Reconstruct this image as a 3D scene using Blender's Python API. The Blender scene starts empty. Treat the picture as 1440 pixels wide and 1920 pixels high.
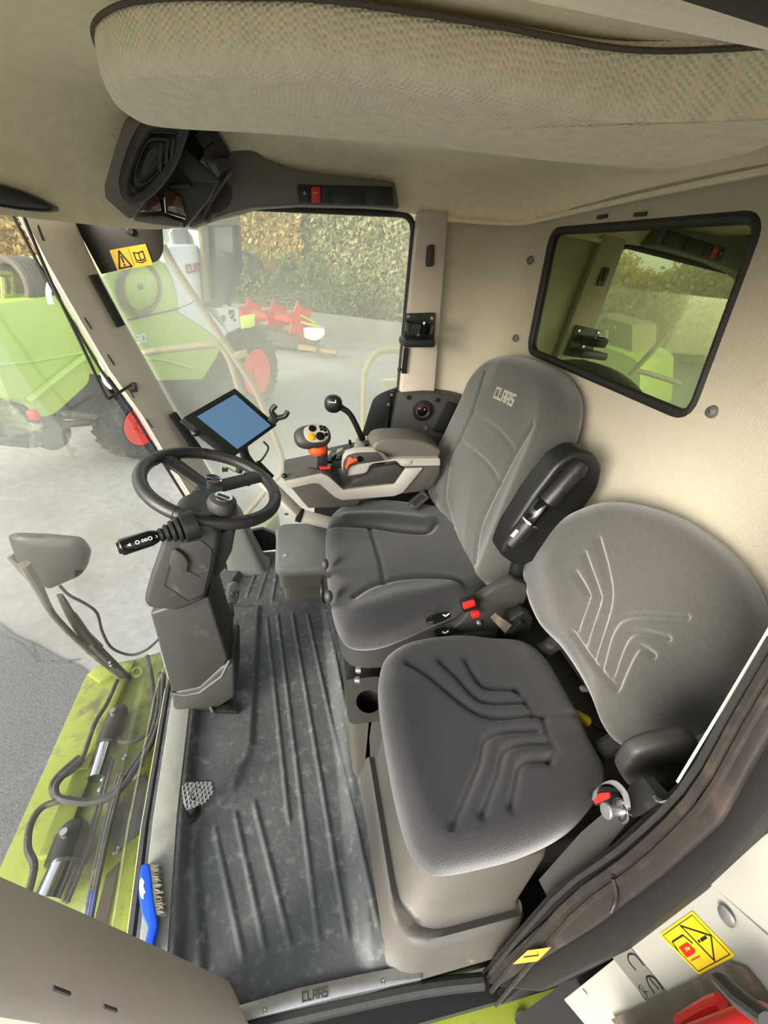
import bpy, bmesh, math, random
import numpy as np
from mathutils import Vector as V, Matrix

SC = bpy.context.scene
COL = SC.collection
rnd = random.Random(7)

# ------------------------------------------------------------------ camera
FOC, CX, CY = 760.0, 720.0, 960.0
EYE = V((0.0, 0.0, 1.30))
def _basis():
    y = V((537 - CX, 470 - CY, FOC)).normalized()
    z = -V((-140, 1228, FOC)); z = (z - y * z.dot(y)).normalized()
    return y.cross(z), y, z
AX = _basis()                          # world axes seen from the camera
def ray(px, py):
    d = V((px - CX, py - CY, FOC)).normalized()
    return V((AX[0].dot(d), AX[1].dot(d), AX[2].dot(d)))
def P(px, py, ax, val):
    """photo point -> place on the plane (axis ax == val)"""
    d = ray(px, py); i = 'xyz'.index(ax)
    return EYE + d * ((val - EYE[i]) / d[i])
def Q(px, py, n, p0):
    d = ray(px, py); n = V(n)
    return EYE + d * (n.dot(V(p0) - EYE) / n.dot(d))
def PP(pts, ax, val): return [P(a, b, ax, val) for a, b in pts]
def QQ(pts, n, p0): return [Q(a, b, n, p0) for a, b in pts]

cam_d = bpy.data.cameras.new('camera'); cam = bpy.data.objects.new('camera', cam_d); COL.objects.link(cam)
cam_d.sensor_fit = 'HORIZONTAL'; cam_d.sensor_width = 36.0; cam_d.lens = FOC / 1440 * 36.0
cam_d.clip_start = 0.01; cam_d.clip_end = 500
r_ = V((AX[0].x, AX[1].x, AX[2].x)); d_ = V((AX[0].y, AX[1].y, AX[2].y)); f_ = V((AX[0].z, AX[1].z, AX[2].z))
m = Matrix.Identity(4)
for i in range(3):
    m[i][0] = r_[i]; m[i][1] = -d_[i]; m[i][2] = -f_[i]; m[i][3] = EYE[i]
cam.matrix_world = m
SC.camera = cam

# ------------------------------------------------------------------ materials
def lin_rgb(c):
    return tuple(((x / 255) / 12.92 if x / 255 <= .04045 else ((x / 255 + .055) / 1.055) ** 2.4) for x in c) + (1.0,)
lin = lin_rgb
def mat(name, rgb, rough=.55, metal=0., noise=None, bump=None, sheen=0., spec=.5, coat=0., dirt=None, emit=None):
    """noise=(scale, amount), bump=(scale, strength[, 'weave']), dirt=(rgb, scale, lo, hi)"""
    M = bpy.data.materials.new(name); M.use_nodes = True
    nt = M.node_tree; N = nt.nodes; L = nt.links; b = N['Principled BSDF']
    k_ = 1. if name in ('liner_fabric', 'pad_fabric', 'pillar_plastic') else .86
    lin = lambda c: tuple(x * k_ for x in lin_rgb(c)[:3]) + (1.,)
    b.inputs['Base Color'].default_value = lin(rgb); b.inputs['Roughness'].default_value = rough
    b.inputs['Metallic'].default_value = metal; b.inputs['Specular IOR Level'].default_value = spec
    b.inputs['Sheen Weight'].default_value = sheen; b.inputs['Sheen Roughness'].default_value = .45
    b.inputs['Coat Weight'].default_value = coat
    tc = N.new('ShaderNodeTexCoord'); out = None
    col = None
    if noise:
        t = N.new('ShaderNodeTexNoise'); t.inputs['Scale'].default_value = noise[0]; t.inputs['Detail'].default_value = 5
        L.new(tc.outputs['Object'], t.inputs['Vector'])
        r = N.new('ShaderNodeMapRange'); r.inputs['From Min'].default_value = .3; r.inputs['From Max'].default_value = .7
        r.inputs['To Min'].default_value = 1 - noise[1]; r.inputs['To Max'].default_value = 1 + noise[1]
        L.new(t.outputs['Fac'], r.inputs['Value'])
        mx = N.new('ShaderNodeMix'); mx.data_type = 'RGBA'; mx.blend_type = 'MULTIPLY'; mx.inputs['Factor'].default_value = 1
        mx.inputs['A'].default_value = lin(rgb)
        cmb = N.new('ShaderNodeCombineColor')
        for k in range(3): L.new(r.outputs['Result'], cmb.inputs[k])
        L.new(cmb.outputs['Color'], mx.inputs['B']); col = mx.outputs['Result']
    if dirt:
        t = N.new('ShaderNodeTexNoise'); t.inputs['Scale'].default_value = dirt[1]; t.inputs['Detail'].default_value = 7; t.inputs['Roughness'].default_value = .65
        L.new(tc.outputs['Object'], t.inputs['Vector'])
        r = N.new('ShaderNodeMapRange'); r.inputs['From Min'].default_value = dirt[2]; r.inputs['From Max'].default_value = dirt[3]
        L.new(t.outputs['Fac'], r.inputs['Value'])
        mx = N.new('ShaderNodeMix'); mx.data_type = 'RGBA'; mx.inputs['A'].default_value = lin(rgb); mx.inputs['B'].default_value = lin(dirt[0])
        if col: L.new(col, mx.inputs['A'])
        L.new(r.outputs['Result'], mx.inputs['Factor']); col = mx.outputs['Result']
    if col: L.new(col, b.inputs['Base Color'])
    if bump:
        if len(bump) > 2 and bump[2] == 'weave':
            sx = N.new('ShaderNodeSeparateXYZ'); L.new(tc.outputs['Object'], sx.inputs[0])
            hs = []
            for k in (0, 1, 2):
                mu = N.new('ShaderNodeMath'); mu.operation = 'MULTIPLY'; mu.inputs[1].default_value = bump[0]
                L.new(sx.outputs[k], mu.inputs[0])
                s = N.new('ShaderNodeMath'); s.operation = 'SINE'; L.new(mu.outputs[0], s.inputs[0]); hs.append(s.outputs[0])
            pr = []
            for i_, j_ in ((0, 1), (1, 2), (2, 0)):
                a = N.new('ShaderNodeMath'); a.operation = 'MULTIPLY'; L.new(hs[i_], a.inputs[0]); L.new(hs[j_], a.inputs[1]); pr.append(a.outputs[0])
            a = N.new('ShaderNodeMath'); a.operation = 'ADD'; L.new(pr[0], a.inputs[0]); L.new(pr[1], a.inputs[1])
            a2 = N.new('ShaderNodeMath'); a2.operation = 'ADD'; L.new(a.outputs[0], a2.inputs[0]); L.new(pr[2], a2.inputs[1])
            hgt = a2.outputs[0]
        else:
            t2 = N.new('ShaderNodeTexNoise'); t2.inputs['Scale'].default_value = bump[0]; t2.inputs['Detail'].default_value = 4
            L.new(tc.outputs['Object'], t2.inputs['Vector']); hgt = t2.outputs['Fac']
        bp = N.new('ShaderNodeBump'); bp.inputs['Strength'].default_value = bump[1]; bp.inputs['Distance'].default_value = .004
        L.new(hgt, bp.inputs['Height']); L.new(bp.outputs['Normal'], b.inputs['Normal'])
    if emit:
        b.inputs['Emission Color'].default_value = lin(emit[0]); b.inputs['Emission Strength'].default_value = emit[1]
    return M

def glass(name, tint, dust, dust_rgb, gloss=.06, clean_below=None):
    """thin pane: see-through, a clear reflection and a film of dust"""
    M = bpy.data.materials.new(name); M.use_nodes = True
    nt = M.node_tree; N = nt.nodes; L = nt.links
    for n in list(N): N.remove(n)
    out = N.new('ShaderNodeOutputMaterial')
    tr = N.new('ShaderNodeBsdfTransparent'); tr.inputs[0].default_value = lin(tint)
    df = N.new('ShaderNodeBsdfDiffuse'); df.inputs[0].default_value = lin(dust_rgb)
    tl = N.new('ShaderNodeBsdfTranslucent'); tl.inputs[0].default_value = lin(dust_rgb)
    m0 = N.new('ShaderNodeMixShader'); m0.inputs[0].default_value = .6; L.new(df.outputs[0], m0.inputs[1]); L.new(tl.outputs[0], m0.inputs[2])
    m1 = N.new('ShaderNodeMixShader'); L.new(tr.outputs[0], m1.inputs[1]); L.new(m0.outputs[0], m1.inputs[2])
    tc = N.new('ShaderNodeTexCoord'); t = N.new('ShaderNodeTexNoise'); t.inputs['Scale'].default_value = 3.0; t.inputs['Detail'].default_value = 8
    L.new(tc.outputs['Object'], t.inputs['Vector'])
    r = N.new('ShaderNodeMapRange'); r.inputs['From Min'].default_value = .3; r.inputs['From Max'].default_value = .75
    r.inputs['To Min'].default_value = dust * .8; r.inputs['To Max'].default_value = dust * 1.2
    L.new(t.outputs['Fac'], r.inputs['Value']); fac = r.outputs['Result']
    if clean_below:                        # the wiper keeps the lower part of the pane clean
        sx = N.new('ShaderNodeSeparateXYZ'); L.new(tc.outputs['Object'], sx.inputs[0])
        g = N.new('ShaderNodeMapRange'); g.inputs['From Min'].default_value = clean_below[0]; g.inputs['From Max'].default_value = clean_below[1]
        g.inputs['To Min'].default_value = .2; L.new(sx.outputs[2], g.inputs['Value'])
        mu = N.new('ShaderNodeMath'); mu.operation = 'MULTIPLY'; L.new(fac, mu.inputs[0]); L.new(g.outputs['Result'], mu.inputs[1]); fac = mu.outputs[0]
    L.new(fac, m1.inputs[0])
    gl = N.new('ShaderNodeBsdfGlossy'); gl.inputs['Roughness'].default_value = .01
    m2 = N.new('ShaderNodeMixShader'); L.new(m1.outputs[0], m2.inputs[1]); L.new(gl.outputs[0], m2.inputs[2])
    lw = N.new('ShaderNodeFresnel'); lw.inputs[0].default_value = 1.4
    mm = N.new('ShaderNodeMath'); mm.operation = 'MULTIPLY'; mm.inputs[1].default_value = gloss
    mm.use_clamp = True
    L.new(lw.outputs[0], mm.inputs[0]); L.new(mm.outputs[0], m2.inputs[0])
    L.new(m2.outputs[0], out.inputs[0])
    return M

# ------------------------------------------------------------------ objects
OFF = {}
def tag(o, label=None, cat=None, group=None, kind=None):
    if label: o['label'] = label
    if cat: o['category'] = cat
    if group: o['group'] = group
    if kind: o['kind'] = kind
    return o
def thing(name, label, cat, loc, group=None):
    o = bpy.data.objects.new(name, None); COL.objects.link(o); o.location = loc; o.empty_display_size = .05
    OFF[o.name] = V(loc); return tag(o, label, cat, group)

class MB:
    def __init__(s): s.v = []; s.f = []
    def add(s, vs, fs):
        k = len(s.v); s.v += [tuple(p) for p in vs]; s.f += [tuple(i + k for i in q) for q in fs]; return s
    def box(s, c, size, rot=None):
        c = V(c); h = [x / 2 for x in size]; R = rot if rot else Matrix.Identity(3)
        vs = [c + R @ V((sx * h[0], sy * h[1], sz * h[2])) for sx in (-1, 1) for sy in (-1, 1) for sz in (-1, 1)]
        return s.add(vs, [(0, 1, 3, 2), (4, 6, 7, 5), (0, 4, 5, 1), (2, 3, 7, 6), (0, 2, 6, 4), (1, 5, 7, 3)])
    def bar(s, a, b, w, h, up=(0, 0, 1)):
        a = V(a); b = V(b); d = (b - a); L = d.length; d.normalize(); u = V(up); sd = d.cross(u).normalized(); u = sd.cross(d).normalized()
        R = Matrix((d, sd, u)).transposed()
        return s.box((a + b) / 2, (L, w, h), R)
    def prism(s, pts, vec):
        """polygon swept by vec"""
        pts = [V(p) for p in pts]; vec = V(vec); n = len(pts)
        return s.add(pts + [p + vec for p in pts], [tuple(range(n)), tuple(range(2 * n - 1, n - 1, -1))] + [(i, i + n, (i + 1) % n + n, (i + 1) % n) for i in range(n)])
    def loft(s, rings, cap=True, closed=True):
        n = len(rings[0]); vs = [p for r in rings for p in r]; fs = []
        for k in range(len(rings) - 1):
            for i in range(n if closed else n - 1):
                j = (i + 1) % n; fs.append((k * n + i, k * n + j, (k + 1) * n + j, (k + 1) * n + i))
        if cap and closed: fs += [tuple(range(n - 1, -1, -1)), tuple(range((len(rings) - 1) * n, len(rings) * n))]
        return s.add(vs, fs)
    def tube(s, pts, r, seg=10, smooth=0, cap=True, flat=1.0, up=None):
        pts = [V(p) for p in pts]
        if smooth: pts, r = spline(pts, smooth, r)
        n = len(pts); rs = r if isinstance(r, (list, tuple)) else [r] * n
        tang = [(pts[min(i + 1, n - 1)] - pts[max(i - 1, 0)]).normalized() for i in range(n)]
        u = V(up) if up else (V((0, 0, 1)) if abs(tang[0].z) < .9 else V((1, 0, 0)))
        rings = []
        for i in range(n):
            t = tang[i]; sd = t.cross(u)
            if sd.length < 1e-6: sd = t.cross(V((1, 0, 0)))
            sd.normalize(); u = sd.cross(t).normalized()
            rings.append([pts[i] + (sd * math.cos(a) + u * math.sin(a) * flat) * rs[i] for a in [2 * math.pi * k / seg for k in range(seg)]])
        return s.loft(rings, cap)
    def lathe(s, prof, o, axis, seg=24, cap=True):
        """prof = [(radius, height along axis)]"""
        o = V(o); a = V(axis).normalized(); u = a.orthogonal().normalized(); w = a.cross(u)
        return s.loft([[o + a * h + (u * math.cos(t) + w * math.sin(t)) * r for t in [2 * math.pi * k / seg for k in range(seg)]] for r, h in prof], cap)
    def ball(s, c, r, rot=None, n=20, m_=12, e=1.0):
        c = V(c); R = rot if rot else Matrix.Identity(3); r = r if isinstance(r, (list, tuple)) else (r,) * 3
        sg = lambda x: math.copysign(abs(x) ** e, x)
        rings = []
        for i in range(m_ + 1):
            ph = -math.pi / 2 + math.pi * (i + (.02 if i == 0 else -.02 if i == m_ else 0)) / m_
            rings.append([c + R @ V((r[0] * sg(math.cos(ph)) * sg(math.cos(t)), r[1] * sg(math.cos(ph)) * sg(math.sin(t)), r[2] * sg(math.sin(ph)))) for t in [2 * math.pi * k / n for k in range(n)]])
        return s.loft(rings)
    def torus(s, c, axis, R, r, n=48, k=12, a0=0., a1=2 * math.pi):
        c = V(c); a = V(axis).normalized(); u = a.orthogonal().normalized(); w = a.cross(u)
        full = abs(a1 - a0 - 2 * math.pi) < 1e-6
        rings = []
        for i in range(n + (0 if full else 1)):
            t = a0 + (a1 - a0) * i / n; d = u * math.cos(t) + w * math.sin(t)
            rings.append([c + d * (R + r * math.cos(q)) + a * r * math.sin(q) for q in [2 * math.pi * j / k for j in range(k)]])
        if full: rings.append(rings[0]); return s.loft(rings, False)
        return s.loft(rings)
    def grid(s, fn, nu, nv):
        vs = [fn(i / nu, j / nv) for i in range(nu + 1) for j in range(nv + 1)]; w = nv + 1
        return s.add(vs, [(i * w + j, (i + 1) * w + j, (i + 1) * w + j + 1, i * w + j + 1) for i in range(nu) for j in range(nv)])
    def build(s, name, M, parent=None, smooth=True, bevel=0., seg=2, thick=0., label=None, weld=1e-5, ang=32, sub=0):
        off = OFF[parent.name] if parent else V((0, 0, 0))
        me = bpy.data.meshes.new(name)
        if parent is None:                      # origin at the middle of the base
            xs = np.array([tuple(p) for p in s.v]); o0 = V(((xs[:, 0].min() + xs[:, 0].max()) / 2, (xs[:, 1].min() + xs[:, 1].max()) / 2, xs[:, 2].min()))
            off = o0
        me.from_pydata([V(p) - off for p in s.v], [], s.f)
        bm = bmesh.new(); bm.from_mesh(me)
        if weld: bmesh.ops.remove_doubles(bm, verts=bm.verts, dist=weld)
        if thick: bmesh.ops.solidify(bm, geom=bm.faces[:], thickness=thick)
        bmesh.ops.recalc_face_normals(bm, faces=bm.faces)
        if bevel:
            es = [e for e in bm.edges if len(e.link_faces) == 2 and e.calc_face_angle(0) > math.radians(28)]
            bmesh.ops.bevel(bm, geom=es, offset=bevel, segments=seg, profile=.5, affect='EDGES', clamp_overlap=True)
        if sub: bmesh.ops.subdivide_edges(bm, edges=bm.edges[:], cuts=sub, use_grid_fill=True)
        for f in bm.faces: f.smooth = smooth
        if smooth:
            for e in bm.edges:
                if len(e.link_faces) == 2 and e.calc_face_angle(0) > math.radians(ang): e.smooth = False
        bm.to_mesh(me); bm.free(); me.materials.append(M)
        o = bpy.data.objects.new(name, me); COL.objects.link(o)
        if parent: o.parent = parent
        else: o.location = off
        OFF[o.name] = off
        if label: o['label'] = label
        return o

def spline(pts, k, r=None):
    """Catmull-Rom through pts, k steps per span"""
    n = len(pts); out = []; ro = []
    rl = r if isinstance(r, (list, tuple)) else None
    for i in range(n - 1):
        a, b, c, d = pts[max(i - 1, 0)], pts[i], pts[i + 1], pts[min(i + 2, n - 1)]
        for j in range(k):
            t = j / k
            out.append(.5 * ((2 * b) + (c - a) * t + (2 * a - 5 * b + 4 * c - d) * t * t + (3 * b - a - 3 * c + d) * t ** 3))
            if rl: ro.append(rl[i] + (rl[i + 1] - rl[i]) * t)
    out.append(pts[-1])
    if rl: ro.append(rl[-1])
    return out, (ro if rl else r)
def closed_curve(pts, n):
    """closed Catmull-Rom through 3-D pts resampled to n points by length"""
    m_ = len(pts); out = []
    for i in range(m_):
        a, b, c, d = pts[i - 1], pts[i], pts[(i + 1) % m_], pts[(i + 2) % m_]
        for j in range(16):
            t = j / 16; out.append(.5 * ((2 * b) + (c - a) * t + (2 * a - 5 * b + 4 * c - d) * t * t + (3 * b - a - 3 * c + d) * t ** 3))
    L = [0]
    for i in range(len(out)): L.append(L[-1] + (out[(i + 1) % len(out)] - out[i]).length)
    res = []; j = 0
    for k in range(n):
        s = L[-1] * k / n
        while L[j + 1] < s: j += 1
        t = (s - L[j]) / max(L[j + 1] - L[j], 1e-9); res.append(out[j].lerp(out[(j + 1) % len(out)], t))
    return res
def closed_poly(pts, n):
    """closed polyline resampled to n points by length"""
    m_ = len(pts); L = [0]
    for i in range(m_): L.append(L[-1] + (pts[(i + 1) % m_] - pts[i]).length)
    res = []; j = 0
    for k in range(n):
        s = L[-1] * k / n
        while L[j + 1] < s: j += 1
        t = (s - L[j]) / max(L[j + 1] - L[j], 1e-9); res.append(pts[j].lerp(pts[(j + 1) % m_], t))
    return res
def roundrect(pts, r, k=5):
    """round the corners of a 3-D polygon"""
    out = []; n = len(pts); pts = [V(p) for p in pts]
    for i in range(n):
        p, a, b = pts[i], pts[i - 1], pts[(i + 1) % n]
        rr = r[i] if isinstance(r, (list, tuple)) else r
        if rr <= 0: out.append(p); continue
        d1 = (a - p); d2 = (b - p); q = min(rr, d1.length * .45, d2.length * .45)
        s = p + d1.normalized() * q; e = p + d2.normalized() * q
        for j in range(k + 1):
            t = j / k; out.append(s * (1 - t) ** 2 + p * 2 * t * (1 - t) + e * t * t)
    return out

def cushion(outline, n, thick, er, crown=.012, grooves=(), bumps=(), N=260, Kr=64, back=.0):
    """padded cushion: outline = closed list of 3-D points in a plane (its mid-edge), n = outward normal;
    grooves/bumps = (3-D polyline, depth/height, width)"""
    n = V(n).normalized(); bd = closed_curve(outline, N)
    c = sum(bd, V((0, 0, 0))) / N
    u = (bd[0] - c); u = (u - n * u.dot(n)).normalized(); w = n.cross(u)
    to2 = lambda p: np.array([(p - c).dot(u), (p - c).dot(w)])
    B = np.array([to2(p) for p in bd]); R = np.linalg.norm(B, axis=1); D = B / R[:, None]
    area = np.sum(B[:, 0] * np.roll(B[:, 1], -1) - B[:, 1] * np.roll(B[:, 0], -1))
    rings = []
    for k in range(Kr + 1):
        f = (k / Kr) ** .8; rings.append((np.minimum(np.full(N, er), R * .6), f, crown * (1 - f * f), 0))
    pts = []; hs = []
    for e_, f, h, _ in rings:
        pts.append(D * ((R - e_) * f)[:, None]); hs.append(np.full(N, h))
    for a in np.linspace(0, math.pi / 2, 9)[1:]:
        pts.append(D * (R - er * (1 - math.sin(a)))[:, None]); hs.append(np.full(N, -er * (1 - math.cos(a))))
    eb = min(er, thick - er) * .8
    for a in np.linspace(0, math.pi / 2, 7):
        pts.append(D * (R - eb * (1 - math.cos(a)) - back * 0)[:, None]); hs.append(np.full(N, -(thick - eb) - eb * math.sin(a)))
    A = np.array(pts); H = np.array(hs)
    flat = A.reshape(-1, 2); disp = np.zeros(len(flat))
    def pdist(poly):
        q = np.array([to2(V(p)) for p in poly]); best = np.full(len(flat), 9.)
        for i in range(len(q) - 1):
            a, b = q[i], q[i + 1]; ab = b - a; t = np.clip(((flat - a) @ ab) / max(ab @ ab, 1e-12), 0, 1)
            best = np.minimum(best, np.linalg.norm(flat - a - t[:, None] * ab, axis=1))
        return best
    sm = lambda poly: spline([V(p) for p in poly], 8)[0]
    for poly, dep, wd in grooves: disp -= dep * np.exp(-(pdist(sm(poly)) / wd) ** 2)
    for poly, hgt, wd in bumps: disp += hgt * np.exp(-(pdist(sm(poly)) / wd) ** 2)
    disp = disp.reshape(H.shape); K = Kr + 9
    fade = np.ones(len(H)); fade[K:] = 0
    for i in range(9): fade[Kr + i] = 1 - (i / 9) ** 2
    H = H + disp * fade[:, None]
    # lift so that the outline plane sits at mid-edge
    mb = MB(); up = er
    P3 = [[c + u * float(A[i, j, 0]) + w * float(A[i, j, 1]) + n * float(H[i, j] + up) for j in range(N)] for i in range(len(A))]
    mb.loft(P3[1:], cap=True)
    return mb

# lettering cut from strokes on a 5 x 7 grid (x0,y0,x1,y1)
GLY = {'C': [(0, 0, 1.3, 7), (1.3, 0, 4.4, 1.4), (1.3, 5.6, 4.4, 7)], 'L': [(0, 0, 1.3, 7), (1.3, 0, 4.2, 1.4)],
       'A': [(0, 0, 1.3, 7), (3.2, 0, 4.5, 7), (1.3, 5.7, 3.2, 7), (1.3, 2.4, 3.2, 3.6)],
       'S': [(0, 0, 4.2, 1.3), (2.9, 1.3, 4.2, 4.1), (0, 2.9, 2.9, 4.1), (0, 4.1, 1.3, 7), (1.3, 5.7, 4.4, 7)],
       'P': [(0, 0, 1.1, 7), (1.1, 5.8, 3.4, 7), (3.4, 3, 4.5, 7), (1.1, 3, 3.4, 4.1)],
       '3': [(0, 0, 4.3, 1.2), (3.1, 1.2, 4.3, 5.8), (0, 5.8, 4.3, 7), (.8, 3, 3.1, 4.1)],
       '0': [(0, 0, 1.2, 7), (3.2, 0, 4.4, 7), (1.2, 0, 3.2, 1.2), (1.2, 5.8, 3.2, 7)],
       '8': [(0, 0, 1.2, 7), (3.2, 0, 4.4, 7), (1.2, 0, 3.2, 1.2), (1.2, 5.8, 3.2, 7), (1.2, 3, 3.2, 4.1)],
       'E': [(0, 0, 1.2, 7), (1.2, 0, 4, 1.2), (1.2, 5.8, 4, 7), (1.2, 2.9, 3.6, 4.1)],
       'D': [(0, 0, 1.2, 7), (1.2, 0, 3.2, 1.2), (1.2, 5.8, 3.2, 7), (3.2, .7, 4.4, 6.3)]}
def letters(text, o, u, v, h, depth, slant=0., gap=1.0, wx=1.0):
    """block letters lying at o, reading along u, upright v, height h, standing proud by depth"""
    o = V(o); u = V(u).normalized(); v = V(v); v = (v - u * v.dot(u)).normalized(); n = u.cross(v); s = h / 7; mb = MB(); x = 0
    for ch in text:
        for x0, y0, x1, y1 in GLY[ch]:
            q = [o + u * ((x + a + slant * b) * s * wx) + v * (b * s) for a, b in ((x0, y0), (x1, y0), (x1, y1), (x0, y1))]
            mb.prism([p - n * depth * .2 for p in q], n * depth * 1.2)
        x += max(g[2] for g in GLY[ch]) + gap
    return mb
def drape(mb, obj, n, lift, sink=.002):
    """press prisms onto a surface: first half of each 8 points sinks in, second half stands proud"""
    from mathutils.bvhtree import BVHTree
    off = OFF[obj.name]; t = BVHTree.FromPolygons([v.co + off for v in obj.data.vertices], [tuple(p.vertices) for p in obj.data.polygons])
    n = V(n).normalized(); out = []
    for i, p in enumerate(mb.v):
        h = t.ray_cast(V(p) + n * .12, -n)[0]; h = h if h else V(p)
        out.append(tuple(h + n * (lift if (i % 8) >= 4 else -sink)))
    mb.v = out; return mb
def hit(obj, px, py, gap=.0):
    """where the sight line through a photo point meets an object, pulled off the surface by gap"""
    from mathutils.bvhtree import BVHTree
    off = OFF[obj.name]; t = BVHTree.FromPolygons([v.co + off for v in obj.data.vertices], [tuple(p.vertices) for p in obj.data.polygons])
    p, n = t.ray_cast(EYE, ray(px, py))[:2]
    if p is None: return P(px, py, 'x', -.66)
    if n.dot(EYE - p) < 0: n = -n
    return p + n * gap
def stroke(mb, pts, w, n, depth):
    """flat line of width w on a surface with normal n"""
    n = V(n).normalized(); pts = [V(p) for p in pts]
    for a, b in zip(pts[:-1], pts[1:]):
        d = (b - a).normalized(); sd = n.cross(d) * (w / 2); a2 = a - d * w * .3; b2 = b + d * w * .3
        mb.prism([a2 - sd, b2 - sd, b2 + sd, a2 + sd], n * depth)
    return mb
# ------------------------------------------------------------------ palette
m_liner = mat('liner_fabric', (246, 237, 208), .9, noise=(30, .05), bump=(1300, .30, 'weave'), sheen=.15)
m_pad = mat('pad_fabric', (246, 238, 212), .9, noise=(45, .07), bump=(1000, .40, 'weave'), sheen=.15)
m_wall = mat('wall_vinyl', (196, 189, 168), .75, noise=(4, .03), bump=(1100, .22, 'weave'))
m_pillar = mat('pillar_plastic', (192, 183, 168), .6, noise=(9, .03), bump=(900, .1))
m_rub = mat('floor_rubber', (82, 84, 84), .6, noise=(14, .16), bump=(60, .4), dirt=((146, 146, 142), 34, .54, .84))
m_rubdk = mat('dark_rubber', (34, 33, 31), .6, noise=(40, .2), bump=(90, .2))
m_seal = mat('door_seal_rubber', (34, 29, 25), .6, noise=(9, .3), bump=(45, .4), dirt=((78, 65, 53), 16, .52, .85))
m_blk = mat('black_plastic', (22, 22, 22), .45, noise=(50, .1), bump=(500, .1))
m_gloss = mat('gloss_black', (12, 12, 12), .12)
m_dk = mat('dark_grey_plastic', (58, 57, 54), .55, noise=(20, .06), bump=(600, .12))
m_grey = mat('grey_plastic', (54, 53, 51), .5, noise=(12, .05), bump=(600, .12), dirt=((120, 116, 106), 9, .60, .8))
m_box = mat('grey_box_plastic', (100, 101, 97), .5, noise=(12, .05), bump=(500, .12))
m_base = mat('seat_base_plastic', (84, 81, 75), .5, noise=(10, .06), bump=(500, .12), dirt=((150, 146, 132), 15, .64, .8))
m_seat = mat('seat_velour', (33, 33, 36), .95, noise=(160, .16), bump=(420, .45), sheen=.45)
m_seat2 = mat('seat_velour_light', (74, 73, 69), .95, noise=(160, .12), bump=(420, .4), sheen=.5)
m_silver = mat('silver_plastic', (192, 186, 178), .35, metal=.2, noise=(60, .03))
m_alu = mat('brushed_metal', (190, 190, 188), .3, metal=.85, noise=(80, .06))
m_chrome = mat('chrome', (215, 215, 215), .08, metal=1)
m_red = mat('red_plastic', (214, 40, 34), .4)
m_orange = mat('orange_plastic', (232, 88, 40), .4)
m_yel = mat('sticker_yellow', (240, 190, 40), .5)
m_yel2 = mat('sticker_bright_yellow', (245, 208, 24), .5)
m_ink = mat('black_ink', (20, 18, 16), .6)
m_white = mat('white_paint', (226, 226, 214), .35, noise=(20, .02))
m_wht = mat('white_mark', (235, 235, 232), .5)
m_blue = mat('blue_plastic', (24, 84, 214), .35)
m_lime = mat('lime_paint', (142, 152, 54), .5, noise=(6, .08), dirt=((104, 94, 52), 11, .5, .68))
m_lime2 = mat('lime_paint_clean', (160, 196, 58), .4, noise=(2, .05))
m_olive = mat('lime_paint_worn', (138, 148, 50), .5, noise=(8, .08), dirt=((92, 84, 44), 11, .58, .75))
m_pale = mat('pale_yellow_paint', (226, 222, 176), .45)
m_steel = mat('dusty_steel', (92, 86, 75), .6, metal=.2, noise=(20, .15), dirt=((150, 138, 116), 12, .5, .7))
m_hose = mat('hose_rubber', (52, 51, 47), .6, noise=(30, .2), dirt=((120, 112, 90), 18, .55, .8))
m_tyre = mat('tyre_rubber', (58, 58, 56), .8, noise=(6, .2), dirt=((110, 102, 90), 5, .5, .8))
m_mud = mat('muddy_metal', (88, 80, 66), .8, noise=(4, .3))
m_rim = mat('red_rim', (226, 62, 50), .5)
m_screen = mat('screen_glass', (70, 100, 134), .15, emit=((98, 134, 168), .24))
m_concrete = mat('concrete', (152, 150, 145), .9, noise=(9, .13), bump=(30, .6), dirt=((136, 128, 116), .55, .46, .72))
m_asphalt = mat('asphalt', (104, 103, 102), .95, noise=(70, .35), bump=(160, .8))
m_wallc = mat('block_wall', (126, 124, 116), .9, noise=(1.2, .15))
m_dustglass = glass('dusty_side_glass', (248, 250, 244), .30, (214, 213, 203), .25)
m_wsglass = glass('windscreen_glass', (250, 252, 249), .12, (208, 207, 197), .16, (.45, .8))
m_dark = mat('dark_void', (10, 10, 10), .9)

# rear window: dark tinted pane, strong clear reflection
def tinted():
    M = bpy.data.materials.new('tinted_rear_glass'); M.use_nodes = True
    nt = M.node_tree; N = nt.nodes; L = nt.links
    b = N['Principled BSDF']; b.inputs['Base Color'].default_value = lin((44, 50, 34)); b.inputs['Roughness'].default_value = .5
    b.inputs['Specular IOR Level'].default_value = 0
    g = N.new('ShaderNodeBsdfGlossy'); g.inputs['Color'].default_value = lin((212, 226, 176)); g.inputs['Roughness'].default_value = .004
    mx = N.new('ShaderNodeMixShader'); mx.inputs[0].default_value = .55
    L.new(b.outputs[0], mx.inputs[1]); L.new(g.outputs[0], mx.inputs[2]); L.new(mx.outputs[0], N['Material Output'].inputs[0]); return M
m_tint = tinted()

ss = lambda a, b, x: (lambda t: t * t * (3 - 2 * t))(min(1, max(0, (x - a) / (b - a))))
def structure(o): o['kind'] = 'structure'; return o

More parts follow.
